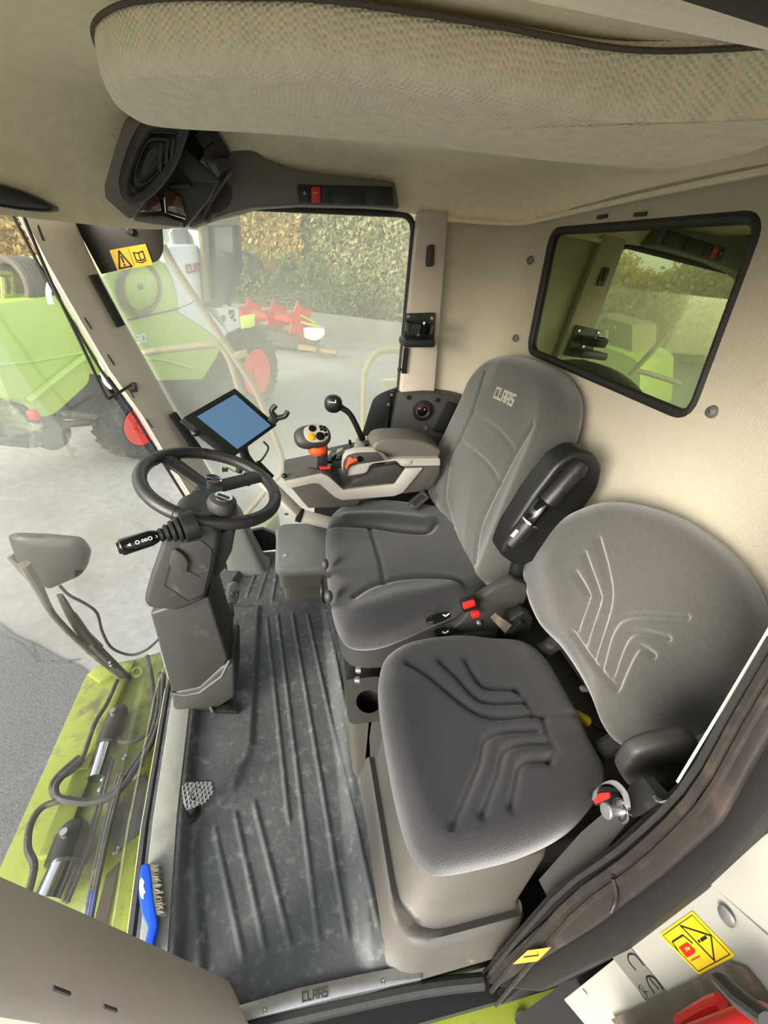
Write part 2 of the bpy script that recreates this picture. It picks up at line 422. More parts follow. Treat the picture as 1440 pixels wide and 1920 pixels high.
# ------------------------------------------------------------------ cab floor with moulded ribs
def front_edge(y):                       # plan of the windscreen foot
    t = [(.12, -.345), (.25, -.355), (.40, -.375), (.55, -.395), (.96, -.43), (1.3, -.41), (1.5, -.36), (1.7, -.27)]
    for (a, xa), (b, xb) in zip(t[:-1], t[1:]):
        if y <= b: k = (y - a) / (b - a); k = max(0, k); return xa + (xb - xa) * k + .020
    return t[-1][1] + .020
ribs = []
for bot, top in (((457, 1803), (400, 1545)), ((499, 1792), (440, 1520)), ((547, 1782), (475, 1500)), ((598, 1770), (520, 1152)),
                 ((652, 1760), (548, 1150)), ((708, 1748), (576, 1150)), ((720, 1690), (609, 1150))):
    a, b = P(*bot, 'z', 0), P(*top, 'z', 0); ribs.append((a.x, a.y, b.x, b.y))
ribs.append((P(547, 1782, 'z', 0).x - .004, .5, P(500, 1160, 'z', 0).x, P(490, 1160, 'z', 0).y))
for a, b in (((462, 1120), (482, 1068)), ((484, 1124), (503, 1064)), ((510, 1128), (520, 1064))):
    a, b = P(*a, 'z', 0), P(*b, 'z', 0); ribs.append((a.x, a.y, b.x, b.y))
rec = [P(*p, 'z', 0) for p in ((487, 1148), (482, 1250), (474, 1400), (440, 1480), (385, 1530), (368, 1565), (374, 1680), (385, 1800))]
def recess_x(y):
    pts = sorted((p.y, p.x) for p in rec)
    if y <= pts[0][0]: return pts[0][1]
    for (a, xa), (b, xb) in zip(pts[:-1], pts[1:]):
        if y <= b: return xa + (xb - xa) * (y - a) / max(b - a, 1e-6)
    return pts[-1][1]
def floor_z(x, y):
    z = 0.
    fe = front_edge(y)
    z += .026 * (1 - ss(.072, .10, x - fe))                              # raised lip along the windscreen
    if y < 1.32: z += .012 * (1 - ss(-.012, .012, x - recess_x(y)))        # raised shoulder beside the ribs
    for xa, ya, xb, yb in ribs:
        if min(ya, yb) < y < max(ya, yb):
            xr = xa + (xb - xa) * (y - ya) / (yb - ya); d = abs(x - xr)
            if d < .012: z += .0045 * (1 - ss(.0035, .0075, d)) * min(1, min(y - min(ya, yb), max(ya, yb) - y) / .01)
    z += .03 * ss(.105, .15, x) * (1 if y < 1.3 else 0) * ss(.17, .27, y)                  # upstand towards the seat plinth
    return z
nx, ny = 190, 170
def ffn(u, v):
    y = .17 + (1.70 - .17) * v; fe = front_edge(y); x = fe + (.30 - fe) * u
    return V((x, y, floor_z(x, y)))
structure(MB().grid(ffn, nx, ny).build('floor', m_rub, ang=60))
structure(MB().box((.3, .93, -.06), (1.1, 1.52, .05)).build('floor_slab', m_rubdk))
ys_ = [.19 + .03 * i for i in range(42)]
structure(MB().loft([[V((front_edge(y) + d, y, floor_z(front_edge(y) + d, y) + h)) for d, h in ((.008, .002), (.012, .004), (.052, .004), (.064, .003), (.066, -.004), (.008, -.004))] for y in ys_]).build('trim_20', mat('sheen_edge_rubber', (138, 138, 128), .6, noise=(14, .08), bump=(60, .2), dirt=((112, 112, 104), 12, .5, .8)), ang=50))  # sky sheen on the mat's lip, painted as an added strip of lighter rubber
# windscreen foot: dark lip with a pale seal line outside it
structure(MB().tube([V((front_edge(y) - .010, y, .016)) for y in [.2 + .05 * i for i in range(30)]], .013, 8).build('trim_1', m_rubdk))
structure(MB().tube([V((front_edge(y) - .024, y, .006)) for y in [.2 + .05 * i for i in range(30)]], .003, 6).build('trim_2', m_pale))

# ------------------------------------------------------------------ walls
plan = [(.525, 1.69), (.62, 1.688), (.72, 1.678), (.79, 1.65), (.832, 1.60), (.848, 1.545), (.85, 1.50)]
pl3 = spline([V((a, b, 0)) for a, b in plan], 5)[0]
def wr(u, v):
    k = u * (len(pl3) - 1); i = min(int(k), len(pl3) - 2); p = pl3[i].lerp(pl3[i + 1], k - i); return V((p.x, p.y, 0. + 1.50 * v))
structure(MB().grid(wr, len(pl3) - 1, 8).build('wall_right', m_wall, thick=.02))
win = roundrect(PP([(1034, 432), (1432, 402), (1290, 786), (989, 658)], 'x', .85), .045, 8)
def rear_wall():
    hole = closed_poly(win, 96); me = bmesh.new(); es = []
    outer = [V((.85, y, z)) for y, z in ((.10, 0), (1.502, 0), (1.502, 1.52), (.10, 1.52))]
    for lp in (outer, hole):
        vs = [me.verts.new(p) for p in lp]
        for i in range(len(vs)): es.append(me.edges.new((vs[i], vs[(i + 1) % len(vs)])))
    bmesh.ops.triangle_fill(me, use_beauty=True, use_dissolve=False, edges=es)
    me.verts.index_update(); mb = MB(); mb.add([v.co for v in me.verts], [[v.index for v in f.verts] for f in me.faces]); me.free()
    return mb
structure(rear_wall().build('wall_rear', m_wall))
structure(MB().box((.90, .78, .75), (.02, 1.5, 1.5)).build('bulkhead', m_dark))
structure(MB().box((.64, .115, .62), (.46, .02, 1.3)).build('wall_left', m_blk))
# rear window pane with its rubber seal
w3 = thing('window_3', None, None, V((.87, 1.1, 1.05))); structure(w3)
MB().prism([p + V((.012, 0, 0)) for p in win], V((.005, 0, 0))).build('pane', m_tint, w3)
hw = closed_poly(win, 96); MB().loft([hw + hw[:1], [p + V((.035, 0, 0)) for p in hw + hw[:1]]], cap=False, closed=False).build('reveal', m_rubdk, w3)
wl = closed_poly(win, 160); MB().tube([p + V((.008, 0, 0)) for p in wl + wl[:1]], .012, 8, cap=False).build('seal', m_rubdk, w3)

# buttons that hold the wall lining
for k, (px_, py_, ax, v) in enumerate(((993, 488, 'x', .835), (966, 634, 'x', .838), (1083, 745, 'x', .848), (1334, 772, 'x', .848))):
    c = P(px_, py_, ax, v); n = V((-1, .0, 0)) if k > 1 else V((-.9, -.4, 0))
    b = thing('trim_button', ['cream lining button left of the rear window near its top corner', 'cream lining button low beside the left edge of the rear window',
              'cream lining button under the rear window behind the driver headrest', 'cream lining button below the lower right corner of the rear window'][k], 'button', c, 'lining buttons on the cab wall')
    MB().lathe([(.0, .006), (.004, .008), (.011, .004), (.0135, -.002)], c, n, 20).build('cap', m_box, b)
    MB().lathe([(.002, .0065), (.002, .0085), (0, .0085)], c, n, 10).build('pin', m_dk, b)
# slots above the rear window
for k, (a, b) in enumerate((((1121, 408), (1138, 405)), ((1190, 403), (1212, 401)))):
    pa, pb = P(*a, 'x', .847), P(*b, 'x', .847)
    tag(MB().bar(pa, pb, .008, .008).build('lining_clip', m_dk), ['dark slot clip above the rear window nearer the pillar', 'dark slot clip above the rear window nearer the door'][k], 'clip', 'clips above the rear window')

# ------------------------------------------------------------------ headliner
rim = [(-.60, .15, 1.33), (-.70, .45, 1.31), (-.74, .9, 1.308), (-.70, 1.25, 1.308), (-.58, 1.50, 1.308), (-.38, 1.63, 1.318), (-.18, 1.665, 1.37), (.05, 1.672, 1.44),
       (.30, 1.675, 1.45), (.53, 1.68, 1.45), (.78, 1.645, 1.462), (.843, 1.50, 1.475), (.852, 1.25, 1.49), (.853, .95, 1.503), (.853, .6, 1.51), (.84, .30, 1.49), (.76, .17, 1.42),
       (.55, .15, 1.38), (.25, .14, 1.365), (-.1, .14, 1.35), (-.4, .14, 1.335)]
rl = closed_curve([V(p) for p in rim], 200)
cc = V((.05, .95, 1.57))
def ceil_mesh():
    rings = []
    rings.append([p + V((p.x - cc.x, p.y - cc.y, 0)).normalized() * .05 + V((0, 0, .03)) for p in rl])
    for a in np.linspace(0, math.pi / 2, 14):
        rg = []
        for p in rl:
            d = V((cc.x - p.x, cc.y - p.y, 0)); L = d.length
            front = ss(-.1, -.55, p.x); near = ss(.5, .2, p.y)
            k = min(.9, (.17 + .20 * front + .10 * near) / L)
            q = p + d * (k * (1 - math.cos(a))); q.z = p.z + (1.57 - .078 * ss(.95, .5, q.y) - p.z) * math.sin(a); rg.append(q)
        rings.append(rg)
    for t in (.35, .65, .85, .97):
        rings.append([p.lerp(cc, t) for p in rings[14]])
    mb = MB(); mb.loft(rings, cap=False); mb.f.append(tuple(range(len(mb.v) - 200, len(mb.v))))
    return mb
ceil_o = structure(ceil_mesh().build('ceiling', m_liner, thick=.0, ang=70))
structure(MB().box((.05, .9, 1.62), (1.9, 1.75, .06)).build('roof_shell', m_white, bevel=.02))
# lip where the lining meets the rear wall
sp = [V(p) + V((-.012, 0, -.004)) if p[0] > .8 else V(p) + V((0, -.012, -.004)) for p in rim[9:16]]
structure(MB().tube(sp, .007, 8, smooth=5).build('trim_3', m_liner))
# dark seal of the door header
structure(MB().tube([V((-.5, .105, 1.37)), V((-.2, .10, 1.375)), V((.2, .10, 1.375)), V((.5, .10, 1.39)), V((.70, .11, 1.41))], .026, 12, smooth=4).build('trim_4', m_rubdk))

# padded centre of the headliner
pn = V((.0, .0, -1)); pp0 = V((0, .7, 1.455))
pad_px = [(176, 66), (215, 30), (300, 14), (450, 12), (620, 18), (900, 60), (1180, 118), (1440, 168), (1530, 205), (1510, 255), (1420, 290), (1330, 310), (1240, 317), (1050, 303), (700, 268), (470, 248), (330, 240), (262, 232), (225, 205), (196, 140)]
hp = thing('headliner_pad', 'large beige padded cushion in the middle of the cab ceiling', 'ceiling pad', V((.1, .7, 1.45)))
def pad_pt(a, b, z=1.477):
    k = min(1, max(0, (b - 110) / 110)); p = P(a, b, 'z', 1.499 + (1.455 - 1.499) * k); p.z = z; return p
cushion([pad_pt(a, b) for a, b in pad_px], pn, .06, .024, crown=.003, N=300, Kr=30).build('padding', m_pad, hp)
rp = closed_curve([pad_pt(a, b, 1.505) for a, b in pad_px], 200)
MB().tube(rp + rp[:1], .0026, 6, cap=False).build('piping', mat('pad_seam', (92, 86, 74), .8), hp)

# ------------------------------------------------------------------ front pillars (raked slabs) and windscreen
def pillar(name, A, B, nrm, th, M):
    """A, B = matching edge polylines of the visible face"""
    n = V(nrm).normalized(); mb = MB(); rings = []
    for a, b in zip(A, B):
        a, b = V(a), V(b); e = (b - a).normalized() * .012
        rings.append([a, a + e * 0 + n * .006 * 0, a + e + n * .010, a.lerp(b, .5) + n * .012, b - e + n * .010, b, b - n * th, a - n * th])
    mb.loft(rings); return structure(mb.build(name, M, ang=40))
zs = [0, .15, .3, .5, .7, .9, 1.1, 1.33]
fx = lambda z: -.168 - .235 * z - .03 * z * z
pillar('pillar_left', [V((fx(z), .245, z)) for z in zs], [V((fx(z) + .075, .128, z)) for z in zs], (.85, .5, .1), .05, m_pillar)
Lp = PP([(28, 400), (60, 455), (90, 510), (127, 567), (150, 615), (180, 667), (215, 720), (253, 767), (290, 830), (330, 893), (376, 970), (430, 1060)], 'y', 1.55)
Rp = PP([(133, 405), (150, 455), (187, 513), (238, 613), (285, 695), (328, 773), (393, 883), (440, 965), (485, 1050)], 'y', 1.66)
zi = lambda z, pl: float(np.interp(z, [p.z for p in pl][::-1], [p.x for p in pl][::-1]))
zz = [.03, .15, .3, .45, .6, .75, .9, 1.05, 1.2, 1.34]
Lx = [(z, zi(z, Lp)) for z in zz]; Rz = [(z, zi(z, Rp)) for z in zz]
pillar('pillar_right', [V((b, 1.55, a)) for a, b in Lx], [V((b, 1.66, a)) for a, b in Rz], (.45, -.9, .1), .05, m_pillar)
structure(MB().tube([V((b - .012, 1.545, a)) for a, b in Lx], .005, 8).build('trim_19', m_rubdk))
# flared foot of the right pillar
def rr(cx_, cy_, hx, hy, z, n=28, e=.5):
    sg = lambda x: math.copysign(abs(x) ** e, x)
    return [V((cx_ + hx * sg(math.cos(t)), cy_ + hy * sg(math.sin(t)), z)) for t in [2 * math.pi * k / n for k in range(n)]]
structure(MB().loft([rr(-.215, 1.60, .098, .075, .0), rr(-.225, 1.60, .092, .07, .02), rr(-.25, 1.605, .066, .05, .17), rr(-.275, 1.61, .05, .04, .30), rr(-.30, 1.615, .04, .03, .36)]).build('trim_5', m_box, ang=50))
# black glazing strips along the glass side of the pillar
for k, (a, b) in enumerate((((172, 516), (225, 612)), ((322, 775), (372, 845)))):
    pa, pb = P(*a, 'y', 1.635), P(*b, 'y', 1.635)
    structure(MB().bar(pa, pb, .028, .03, (1, -1, 0)).build('trim_%d' % (6 + k), m_blk, bevel=.003))
# moulded slots in the pillar covers
def slot(name, pa, pb, w, lab):
    return tag(MB().bar(pa, pb, w, .0016, (.6, -.6, .3) if w > .0035 else (.85, .5, .1)).build(name, m_dk), lab, 'slot', 'slots in the pillar covers')
def Rface(px_, py_):
    y = 1.6
    for _ in range(6):
        p = P(px_, py_, 'y', y); xl, xr = zi(p.z, Lp), zi(p.z, Rp); y = 1.55 + .11 * min(1.1, max(-.1, (p.x - xl) / (xr - xl)))
    return p
for k, (a, b) in enumerate((((157, 594), (171, 616)), ((200, 663), (213, 683)), ((240, 727), (250, 744)), ((273, 783), (284, 800)), ((65, 409), (81, 451)))):
    slot('pillar_slot', Rface(*a) + V((.006, -.012, 0)), Rface(*b) + V((.006, -.012, 0)), .004 if k < 4 else .006,
         ['thin dark slot on the far pillar above the others', 'thin dark slot on the far pillar, halfway up', 'thin dark slot on the far pillar beside the rod bracket',
          'thin dark slot on the far pillar, lowest one', 'dark slot at the top of the far pillar under the ceiling lining'][k])
Lface = lambda px_, py_: Q(px_, py_, (.85, .5, .1), (fx(.4) + .04, .19, .4))
for k, (a, b) in enumerate((((70, 1876), (104, 1887)), ((171, 1907), (197, 1915)))):
    slot('pillar_slot', Lface(*a) + V((.0095, .0056, 0)), Lface(*b) + V((.0095, .0056, 0)), .0032, ['short dark slot on the near pillar farther from the floor', 'short dark slot on the near pillar close to the sill'][k])

# windscreen
def ws(u, v):
    y = .245 + (1.55 - .245) * u; z = .0 + 1.33 * v
    xb = front_edge(y) - .03; t = 1 - ((y - .9) / .66) ** 2
    xt_l, xt_r = fx(z), np.interp(z, [a for a, b in Lx], [b for a, b in Lx])
    side = xt_l + (xt_r - xt_l) * u
    bot = xb - (fx(0) + (Lx[0][1] - fx(0)) * u)
    bulge = bot * (1 - v) + (-.20 * t) * v - .025 * t * math.sin(math.pi * v)
    return V((side - .012 + min(bulge, 0), y, z))
w2 = thing('window_2', None, None, V((-.45, .9, 0))); structure(w2)
MB().grid(ws, 30, 24).build('pane', m_wsglass, w2)

# right side window
gy = 1.715
w1 = thing('window_1', None, None, V((0, gy, .03))); structure(w1)
mid_x = lambda z: .55 * zi(z, Lp) + .45 * zi(z, Rp) - .02
MB().prism([V((.47, gy, .03)), V((.47, gy, 1.47))] + [V((mid_x(z), gy, z)) for z in (1.47, 1.2, .9, .6, .3, .03)], V((0, .004, 0))).build('pane', m_dustglass, w1)
fr = roundrect(PP([(430, 386), (778, 402), (747, 738), (735, 900)], 'y', gy - .012), [0, .06, 0, 0], 8)
MB().tube(fr, .011, 8).build('seal', m_rubdk, w1)
structure(MB().box((.41, 1.66, .29), (.62, .03, .58)).build('wall_right_lower', m_blk))
# right rear pillar: beige post between the glass and the lining
post = PP([(786, 392), (842, 396), (812, 775), (748, 775)], 'y', 1.655)
structure(MB().prism(post, V((0, .05, 0))).build('pillar_rear', m_pillar, bevel=.008))
# black header strip above the right window
hs = [(430, 262), (470, 300), (560, 320), (744, 342), (751, 392), (690, 387), (560, 384), (470, 386), (425, 400), (360, 425), (380, 330)]
# ------------------------------------------------------------------ driver's seat
ds = thing('driver_seat', 'dark velour driver seat with woven lettering on its tall backrest', 'seat', V((.36, .98, .30)))
bn = V((-1, 0, .27)).normalized(); bp0 = V((.60, 1, .5))
BQ = lambda pts: QQ(pts, bn, bp0); BF = lambda pts: QQ(pts, bn, bp0 + bn * .045)
back_px = [(962, 667), (1008, 676), (1042, 698), (1061, 738), (1056, 790), (1036, 850), (1002, 930), (966, 1010), (934, 1082), (910, 1098), (889, 1086), (879, 1040), (858, 990), (822, 948), (812, 915),
           (824, 860), (850, 803), (875, 752), (895, 708), (924, 678)]
seam = .010
gr = [(BF([(889, 776), (915, 790), (945, 815), (968, 848)]), .006, .007), (BF([(866, 826), (897, 850), (925, 878), (939, 908)]), .006, .007),
      (BF([(910, 700), (889, 775), (866, 826), (848, 868), (841, 930), (846, 985)]), .007, .007), (BF([(1002, 800), (970, 850), (939, 910), (905, 985), (893, 1055)]), .007, .008)]
bu = [(BF([(838, 850), (826, 900), (832, 945)]), .018, .05), (BF([(1030, 810), (985, 905), (940, 1010), (915, 1075)]), .024, .055), (BF([(935, 700), (1000, 720), (1020, 760)]), .010, .06)]
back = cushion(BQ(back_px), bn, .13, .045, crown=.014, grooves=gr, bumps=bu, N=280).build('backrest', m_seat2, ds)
o = Q(917, 743, bn, bp0 + bn * .071); e = Q(968, 768, bn, bp0 + bn * .071); t = Q(924, 725, bn, bp0 + bn * .071)
u = (e - o).normalized(); drape(letters('CLAAS', o, u, t - o, .038, .004, gap=.8, wx=.92), back, bn, .0012).build('woven_logo', m_wht, back, label='pale woven lettering')
m_woven = mat('woven_thread', (176, 168, 156), .9); bpy.data.objects['woven_logo'].data.materials[0] = m_woven
cn = V((-.04, 0, 1)).normalized(); cp0 = V((.33, .98, .452))
CQ = lambda pts: QQ(pts, cn, cp0); CF = lambda pts: QQ(pts, cn, cp0 + cn * .05)
cush_px = [(640, 1182), (622, 1135), (612, 1060), (612, 1000), (626, 970), (662, 955), (720, 949), (780, 955), (825, 963), (860, 985), (892, 1040), (912, 1088), (898, 1118), (850, 1142), (790, 1168), (720, 1194), (668, 1198)]
gr = [(CF([(664, 1121), (699, 1101), (754, 1087), (817, 1084), (855, 1089), (882, 1106)]), .008, .008), (CF([(622, 984), (692, 991), (754, 1001), (800, 1002), (817, 986)]), .008, .008),
      (CF([(694, 992), (701, 1015), (713, 1056), (721, 1094)]), .007, .008)]
bu = [(CF([(680, 1150), (760, 1125), (850, 1110)]), .020, .045), (CF([(650, 972), (720, 972), (800, 980)]), .018, .03)]
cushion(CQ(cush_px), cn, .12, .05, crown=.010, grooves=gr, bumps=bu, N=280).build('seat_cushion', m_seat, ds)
# suspension bellows
rg = []
for k in range(9):
    z = .285 + .0155 * k; hx = .232 + (.016 if k % 2 else -.010); rg.append(rr(.375, .985, hx, hx + .005, z, 44, .28))
MB().loft(rg).build('bellows', m_dk, ds, ang=70)
MB().box((.375, .985, .25), (.46, .46, .09)).build('suspension_frame', m_blk, ds, bevel=.008)
for p in ((672, 1256), (670, 1275)):
    c = P(*p, 'x', .143); MB().lathe([(0, .007), (.006, .007), (.007, .003), (.009, .002), (.009, -.004)], c, (-1, 0, 0), 14).build('bolt', m_alu, ds)
# side bracket, belt buckle and adjusting levers on the near side
sb = PP([(838, 1188), (868, 1165), (893, 1128), (930, 1104), (965, 1088), (990, 1098), (985, 1130), (958, 1165), (915, 1188), (868, 1198)], 'y', .745)
MB().prism(roundrect(sb, .012), (0, .03, 0)).build('side_bracket', m_dk, ds, bevel=.005)
c = P(881, 1131, 'y', .735); bk = MB().box(c, (.050, .030, .034), Matrix.Rotation(math.radians(-20), 3, 'Y')).build('belt_buckle', m_blk, ds, bevel=.005)
c2 = P(879, 1133, 'y', .712); MB().box(c2, (.034, .012, .018), Matrix.Rotation(math.radians(-20), 3, 'Y')).build('release_button', m_red, bk, bevel=.003)
c3 = P(891, 1151, 'y', .722); MB().box(c3, (.022, .014, .018), Matrix.Rotation(math.radians(-12), 3, 'Y')).build('release_button', m_red, bk, bevel=.003)
c = P(898, 1168, 'y', .738); MB().lathe([(0, .006), (.006, .006), (.008, .002), (.008, -.004)], c, (0, -1, 0), 14).build('bolt', m_alu, ds)
for (a, b, mk) in (((800, 1165), (843, 1152), (836, 1154)), ((815, 1188), (850, 1182), (835, 1186))):
    pa, pb = P(*a, 'y', .725), P(*b, 'y', .735)
    lv = MB().tube([pa, pa.lerp(pb, .25), pa.lerp(pb, .6), pb], [.008, .014, .015, .009], 14, flat=.6, smooth=4).build('adjusting_lever', m_gloss, ds)
    q = P(*mk, 'y', .713); mbk = MB(); stroke(mbk, [q + V((-.008, 0, .004)), q + V((0, 0, -.002)), q + V((.007, 0, .006))], .004, (0, -1, 0), .001); mbk.build('lever_symbol', m_wht, lv)
# front grab handle under the cushion and rotary knob
hp_ = PP([(617, 1080), (604, 1082), (605, 1130), (618, 1140)], 'x', .085)
MB().tube(hp_, .006, 10, smooth=5).build('slide_handle', m_blk, ds)
for c in ((609, 1058), (616, 1118)): MB().ball(P(*c, 'x', .09), (.012, .016, .018)).build('adjusting_knob', m_dk, ds)
# folded-up left armrest
ay = .775
arm = PP([(938, 1042), (955, 1000), (1000, 930), (1048, 868), (1085, 846), (1116, 850), (1133, 876), (1124, 915), (1075, 985), (1020, 1046), (975, 1066)], 'y', ay)
ar = MB().prism(roundrect(arm, .02), (0, .07, 0)).build('armrest', m_blk, ds, bevel=.012, seg=4)
pa, pb = P(955, 1022, 'y', ay - .016), P(1092, 868, 'y', ay - .016); d = pb - pa
MB().lathe([(.006, 0), (.021, .004), (.023, .02), (.023, d.length * .30)], pa, d, 22).build('grip_end', m_blk, ar)
MB().lathe([(.024, d.length * .31), (.0265, d.length * .33), (.0265, d.length * .52), (.024, d.length * .54)], pa, d, 22).build('glossy_sleeve', m_gloss, ar)
MB().lathe([(.0245, d.length * .295), (.0245, d.length * .31)], pa, d, 22).build('chrome_ring', m_chrome, ar)
MB().lathe([(.023, d.length * .545), (.023, d.length * .93), (.016, d.length)], pa, d, 22).build('grip_sleeve', m_blk, ar)
mk = MB(); q0 = pa + d * .75 + V((-.008, -.022, 0))
for i in range(7):
    c = q0 + d.normalized() * (.006 * i) ; mk.bar(c + V((-.010, 0, .006)), c + V((.008, 0, -.006)), .0016, .003, (0, 1, 0))
mk.build('grip_ribs', m_dk, ar)
c = P(965, 1000, 'y', ay - .038); MB().box(c, (.009, .003, .022), Matrix.Rotation(math.radians(28), 3, 'Y')).build('rocker_mark', m_wht, ar)
MB().tube(PP([(972, 1050), (965, 1090), (985, 1120)], 'y', .79), .018, 12, smooth=5).build('armrest_hinge', m_blk, ds)

# loose belt tongue on its grey holder between the seats
bt = thing('seat_belt_tongue', 'grey seat belt tongue in its plastic holder between the two seats', 'seat belt', V((.60, .72, .36)))
hol = PP([(945, 1180), (960, 1162), (985, 1147), (1000, 1160), (995, 1180), (965, 1203), (948, 1198)], 'y', .70)
MB().prism(roundrect(hol, .008), (0, .035, 0)).build('holder', m_blk, bt, bevel=.006)
MB().bar(P(957, 1188, 'y', .694), P(980, 1166, 'y', .694), .016, .006, (0, 1, 0)).build('slot', m_blk, bt)
tg = PP([(921, 1160), (930, 1151), (937, 1156), (960, 1172), (948, 1188), (940, 1180)], 'y', .69)
MB().prism(tg, (0, .004, 0)).build('tongue', m_steel, bt, label='bare metal tongue')

# far belt latch by the console
bl = thing('seat_belt_latch', 'dark belt latch standing between driver cushion and right console', 'belt latch', P(784, 950, 'y', 1.26))
ra = P(770, 950, 'y', 1.255); rb = P(800, 925, 'y', 1.255)
MB().bar(ra, rb, .03, .045, (0, -1, .3)).build('latch_body', m_dk, bl, bevel=.006)
MB().bar(ra.lerp(rb, .15) + V((-.01, -.022, .014)), ra.lerp(rb, .8) + V((-.01, -.022, .014)), .012, .01, (0, -1, .3)).build('latch_slot', m_blk, bl)
MB().tube([ra.lerp(rb, .5) + V((.02, 0, -.05)), ra + V((.05, .01, -.12))], .012, 8).build('latch_stalk', m_blk, bl)

# ------------------------------------------------------------------ seat plinth (black) and instructor's seat
structure(MB().box((.55, .83, .14), (.60, 1.12, .28)).build('seat_plinth', m_blk, bevel=.02))
ib = thing('storage_pedestal', 'grey moulded storage base with cup holder under the instructor seat', 'seat base', V((.33, .42, 0)))
def rbox(x0, x1, y0, y1, r, z, n=6):
    pts = roundrect([V((x0, y0, z)), V((x1, y0, z)), V((x1, y1, z)), V((x0, y1, z))], r, n); return pts
R4 = [.09, .02, .02, .03]
MB().loft([rbox(.150, .47, .168, .66, R4, 0), rbox(.168, .47, .182, .66, R4, .02), rbox(.180, .47, .190, .66, R4, .10), rbox(.182, .47, .193, .66, R4, .125), rbox(.190, .47, .200, .66, R4, .13),
           rbox(.205, .47, .213, .66, R4, .122), rbox(.214, .47, .222, .66, R4, .13), rbox(.222, .47, .230, .66, R4, .35), rbox(.226, .47, .235, .66, R4, .36), rbox(.24, .46, .25, .65, R4, .362)]).build('moulded_body', m_base, ib, ang=55)
# ledge with cup holder
hc = P(688, 1316, 'z', .30); hc = V((.185, .632, .30)); cr = .033
sq = closed_poly(rbox(.125, .235, .575, .705, [.02, .02, .02, .02], .30), 64); hole = [hc + V((cr * math.cos(t), cr * math.sin(t), 0)) for t in [math.atan2(p.y - hc.y, p.x - hc.x) for p in sq]]
low = [V((p.x + (.03 if p.x < .18 else 0), p.y, 0)) for p in sq]
MB().loft([low, sq, hole, [p + V((0, 0, -.004)) for p in hole]], cap=False).build('ledge', m_base, ib, bevel=0, ang=50)
MB().lathe([(cr, 0), (cr - .003, -.03), (cr - .005, -.09), (0, -.09)], hc, (0, 0, 1), 28, cap=False).build('cup_holder', m_blk, ib)

is_ = thing('passenger_seat', 'wide velour instructor seat with pressed chevron grooves nearest the door', 'seat', V((.40, .44, .36)))
n2 = V((0.02, 0, 1)).normalized(); p2 = V((.4, .42, .425))
C2 = lambda pts: QQ(pts, n2, p2); F2 = lambda pts: QQ(pts, n2, p2 + n2 * .05)
c2_px = [(711, 1275), (722, 1240), (755, 1217), (800, 1205), (860, 1200), (920, 1206), (972, 1212), (1014, 1240), (1058, 1312), (1100, 1395), (1130, 1458), (1112, 1508), (1062, 1560), (985, 1598), (905, 1620), (835, 1632), (800, 1622), (768, 1580), (742, 1490), (724, 1395), (713, 1325)]
g2 = [[(765, 1244), (803, 1271), (900, 1346), (994, 1344)], [(824, 1242), (855, 1275), (902, 1320), (980, 1320)], [(872, 1242), (904, 1292), (963, 1296)],
      [(1003, 1372), (915, 1385), (895, 1440), (850, 1545)], [(1025, 1395), (950, 1406), (930, 1460), (905, 1525)], [(1028, 1427), (978, 1434), (965, 1475), (958, 1510)]]
gr = [(F2(g), .010, .0085) for g in g2] + [(F2([(963, 1294), (985, 1318), (1003, 1345), (1040, 1343), (1075, 1340)]), .007, .008), (F2([(1018, 1348), (1026, 1380), (1040, 1405), (1028, 1428)]), .007, .008)]
bu = [(F2([(745, 1290), (755, 1400), (785, 1530)]), .010, .05), (F2([(1000, 1240), (1060, 1330)]), .012, .04)]
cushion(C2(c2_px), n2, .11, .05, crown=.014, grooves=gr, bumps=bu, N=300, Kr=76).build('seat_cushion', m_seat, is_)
n3 = V((-1, 0, .22)).normalized(); p3 = V((.665, .4, .45))
B3 = lambda pts: QQ(pts, n3, p3); G3 = lambda pts: QQ(pts, n3, p3 + n3 * .05)
b3_px = [(1130, 944), (1190, 944), (1262, 966), (1332, 1012), (1388, 1072), (1420, 1138), (1428, 1192), (1402, 1262), (1350, 1335), (1292, 1378), (1215, 1397), (1185, 1402), (1160, 1380), (1125, 1305), (1070, 1222), (1025, 1172), (1000, 1110), (995, 1058), (1012, 1018), (1066, 972)]
g3 = [[(1090, 1077), (1112, 1113), (1110, 1130), (1092, 1178)], [(1103, 1040), (1130, 1107), (1132, 1133), (1106, 1203)], [(1127, 1013), (1147, 1073), (1153, 1133), (1122, 1230)],
      [(1290, 1157), (1173, 1162), (1135, 1248)], [(1257, 1197), (1190, 1190), (1154, 1265)], [(1230, 1228), (1200, 1217), (1165, 1283)], [(1083, 1188), (1110, 1230), (1160, 1290)]]
gr = [(G3(g), .011, .0075) for g in g3]
bu = [(G3([(1040, 1060), (1070, 1160)]), .008, .05), (G3([(1330, 1290), (1240, 1350)]), .012, .05)]
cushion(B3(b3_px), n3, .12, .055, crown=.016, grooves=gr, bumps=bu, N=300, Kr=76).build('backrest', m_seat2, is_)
MB().tube([V((.70, .36, .60)), V((.68, .36, .48)), V((.62, .36, .40))], .02, 10).build('backrest_hinge', m_dark, is_)
MB().tube([V((.70, .62, .60)), V((.68, .62, .48)), V((.62, .62, .40))], .02, 10).build('backrest_hinge', m_dark, is_)
# grey end cover of the hinge, near the door post
ec = PP([(1166, 1452), (1190, 1416), (1235, 1398), (1300, 1386), (1316, 1392), (1290, 1440), (1262, 1490), (1240, 1502), (1205, 1478), (1180, 1478)], 'y', .20)
MB().prism(roundrect(ec, .015), (0, .022, 0)).build('hinge_cover', m_dk, is_, bevel=.010, seg=3)
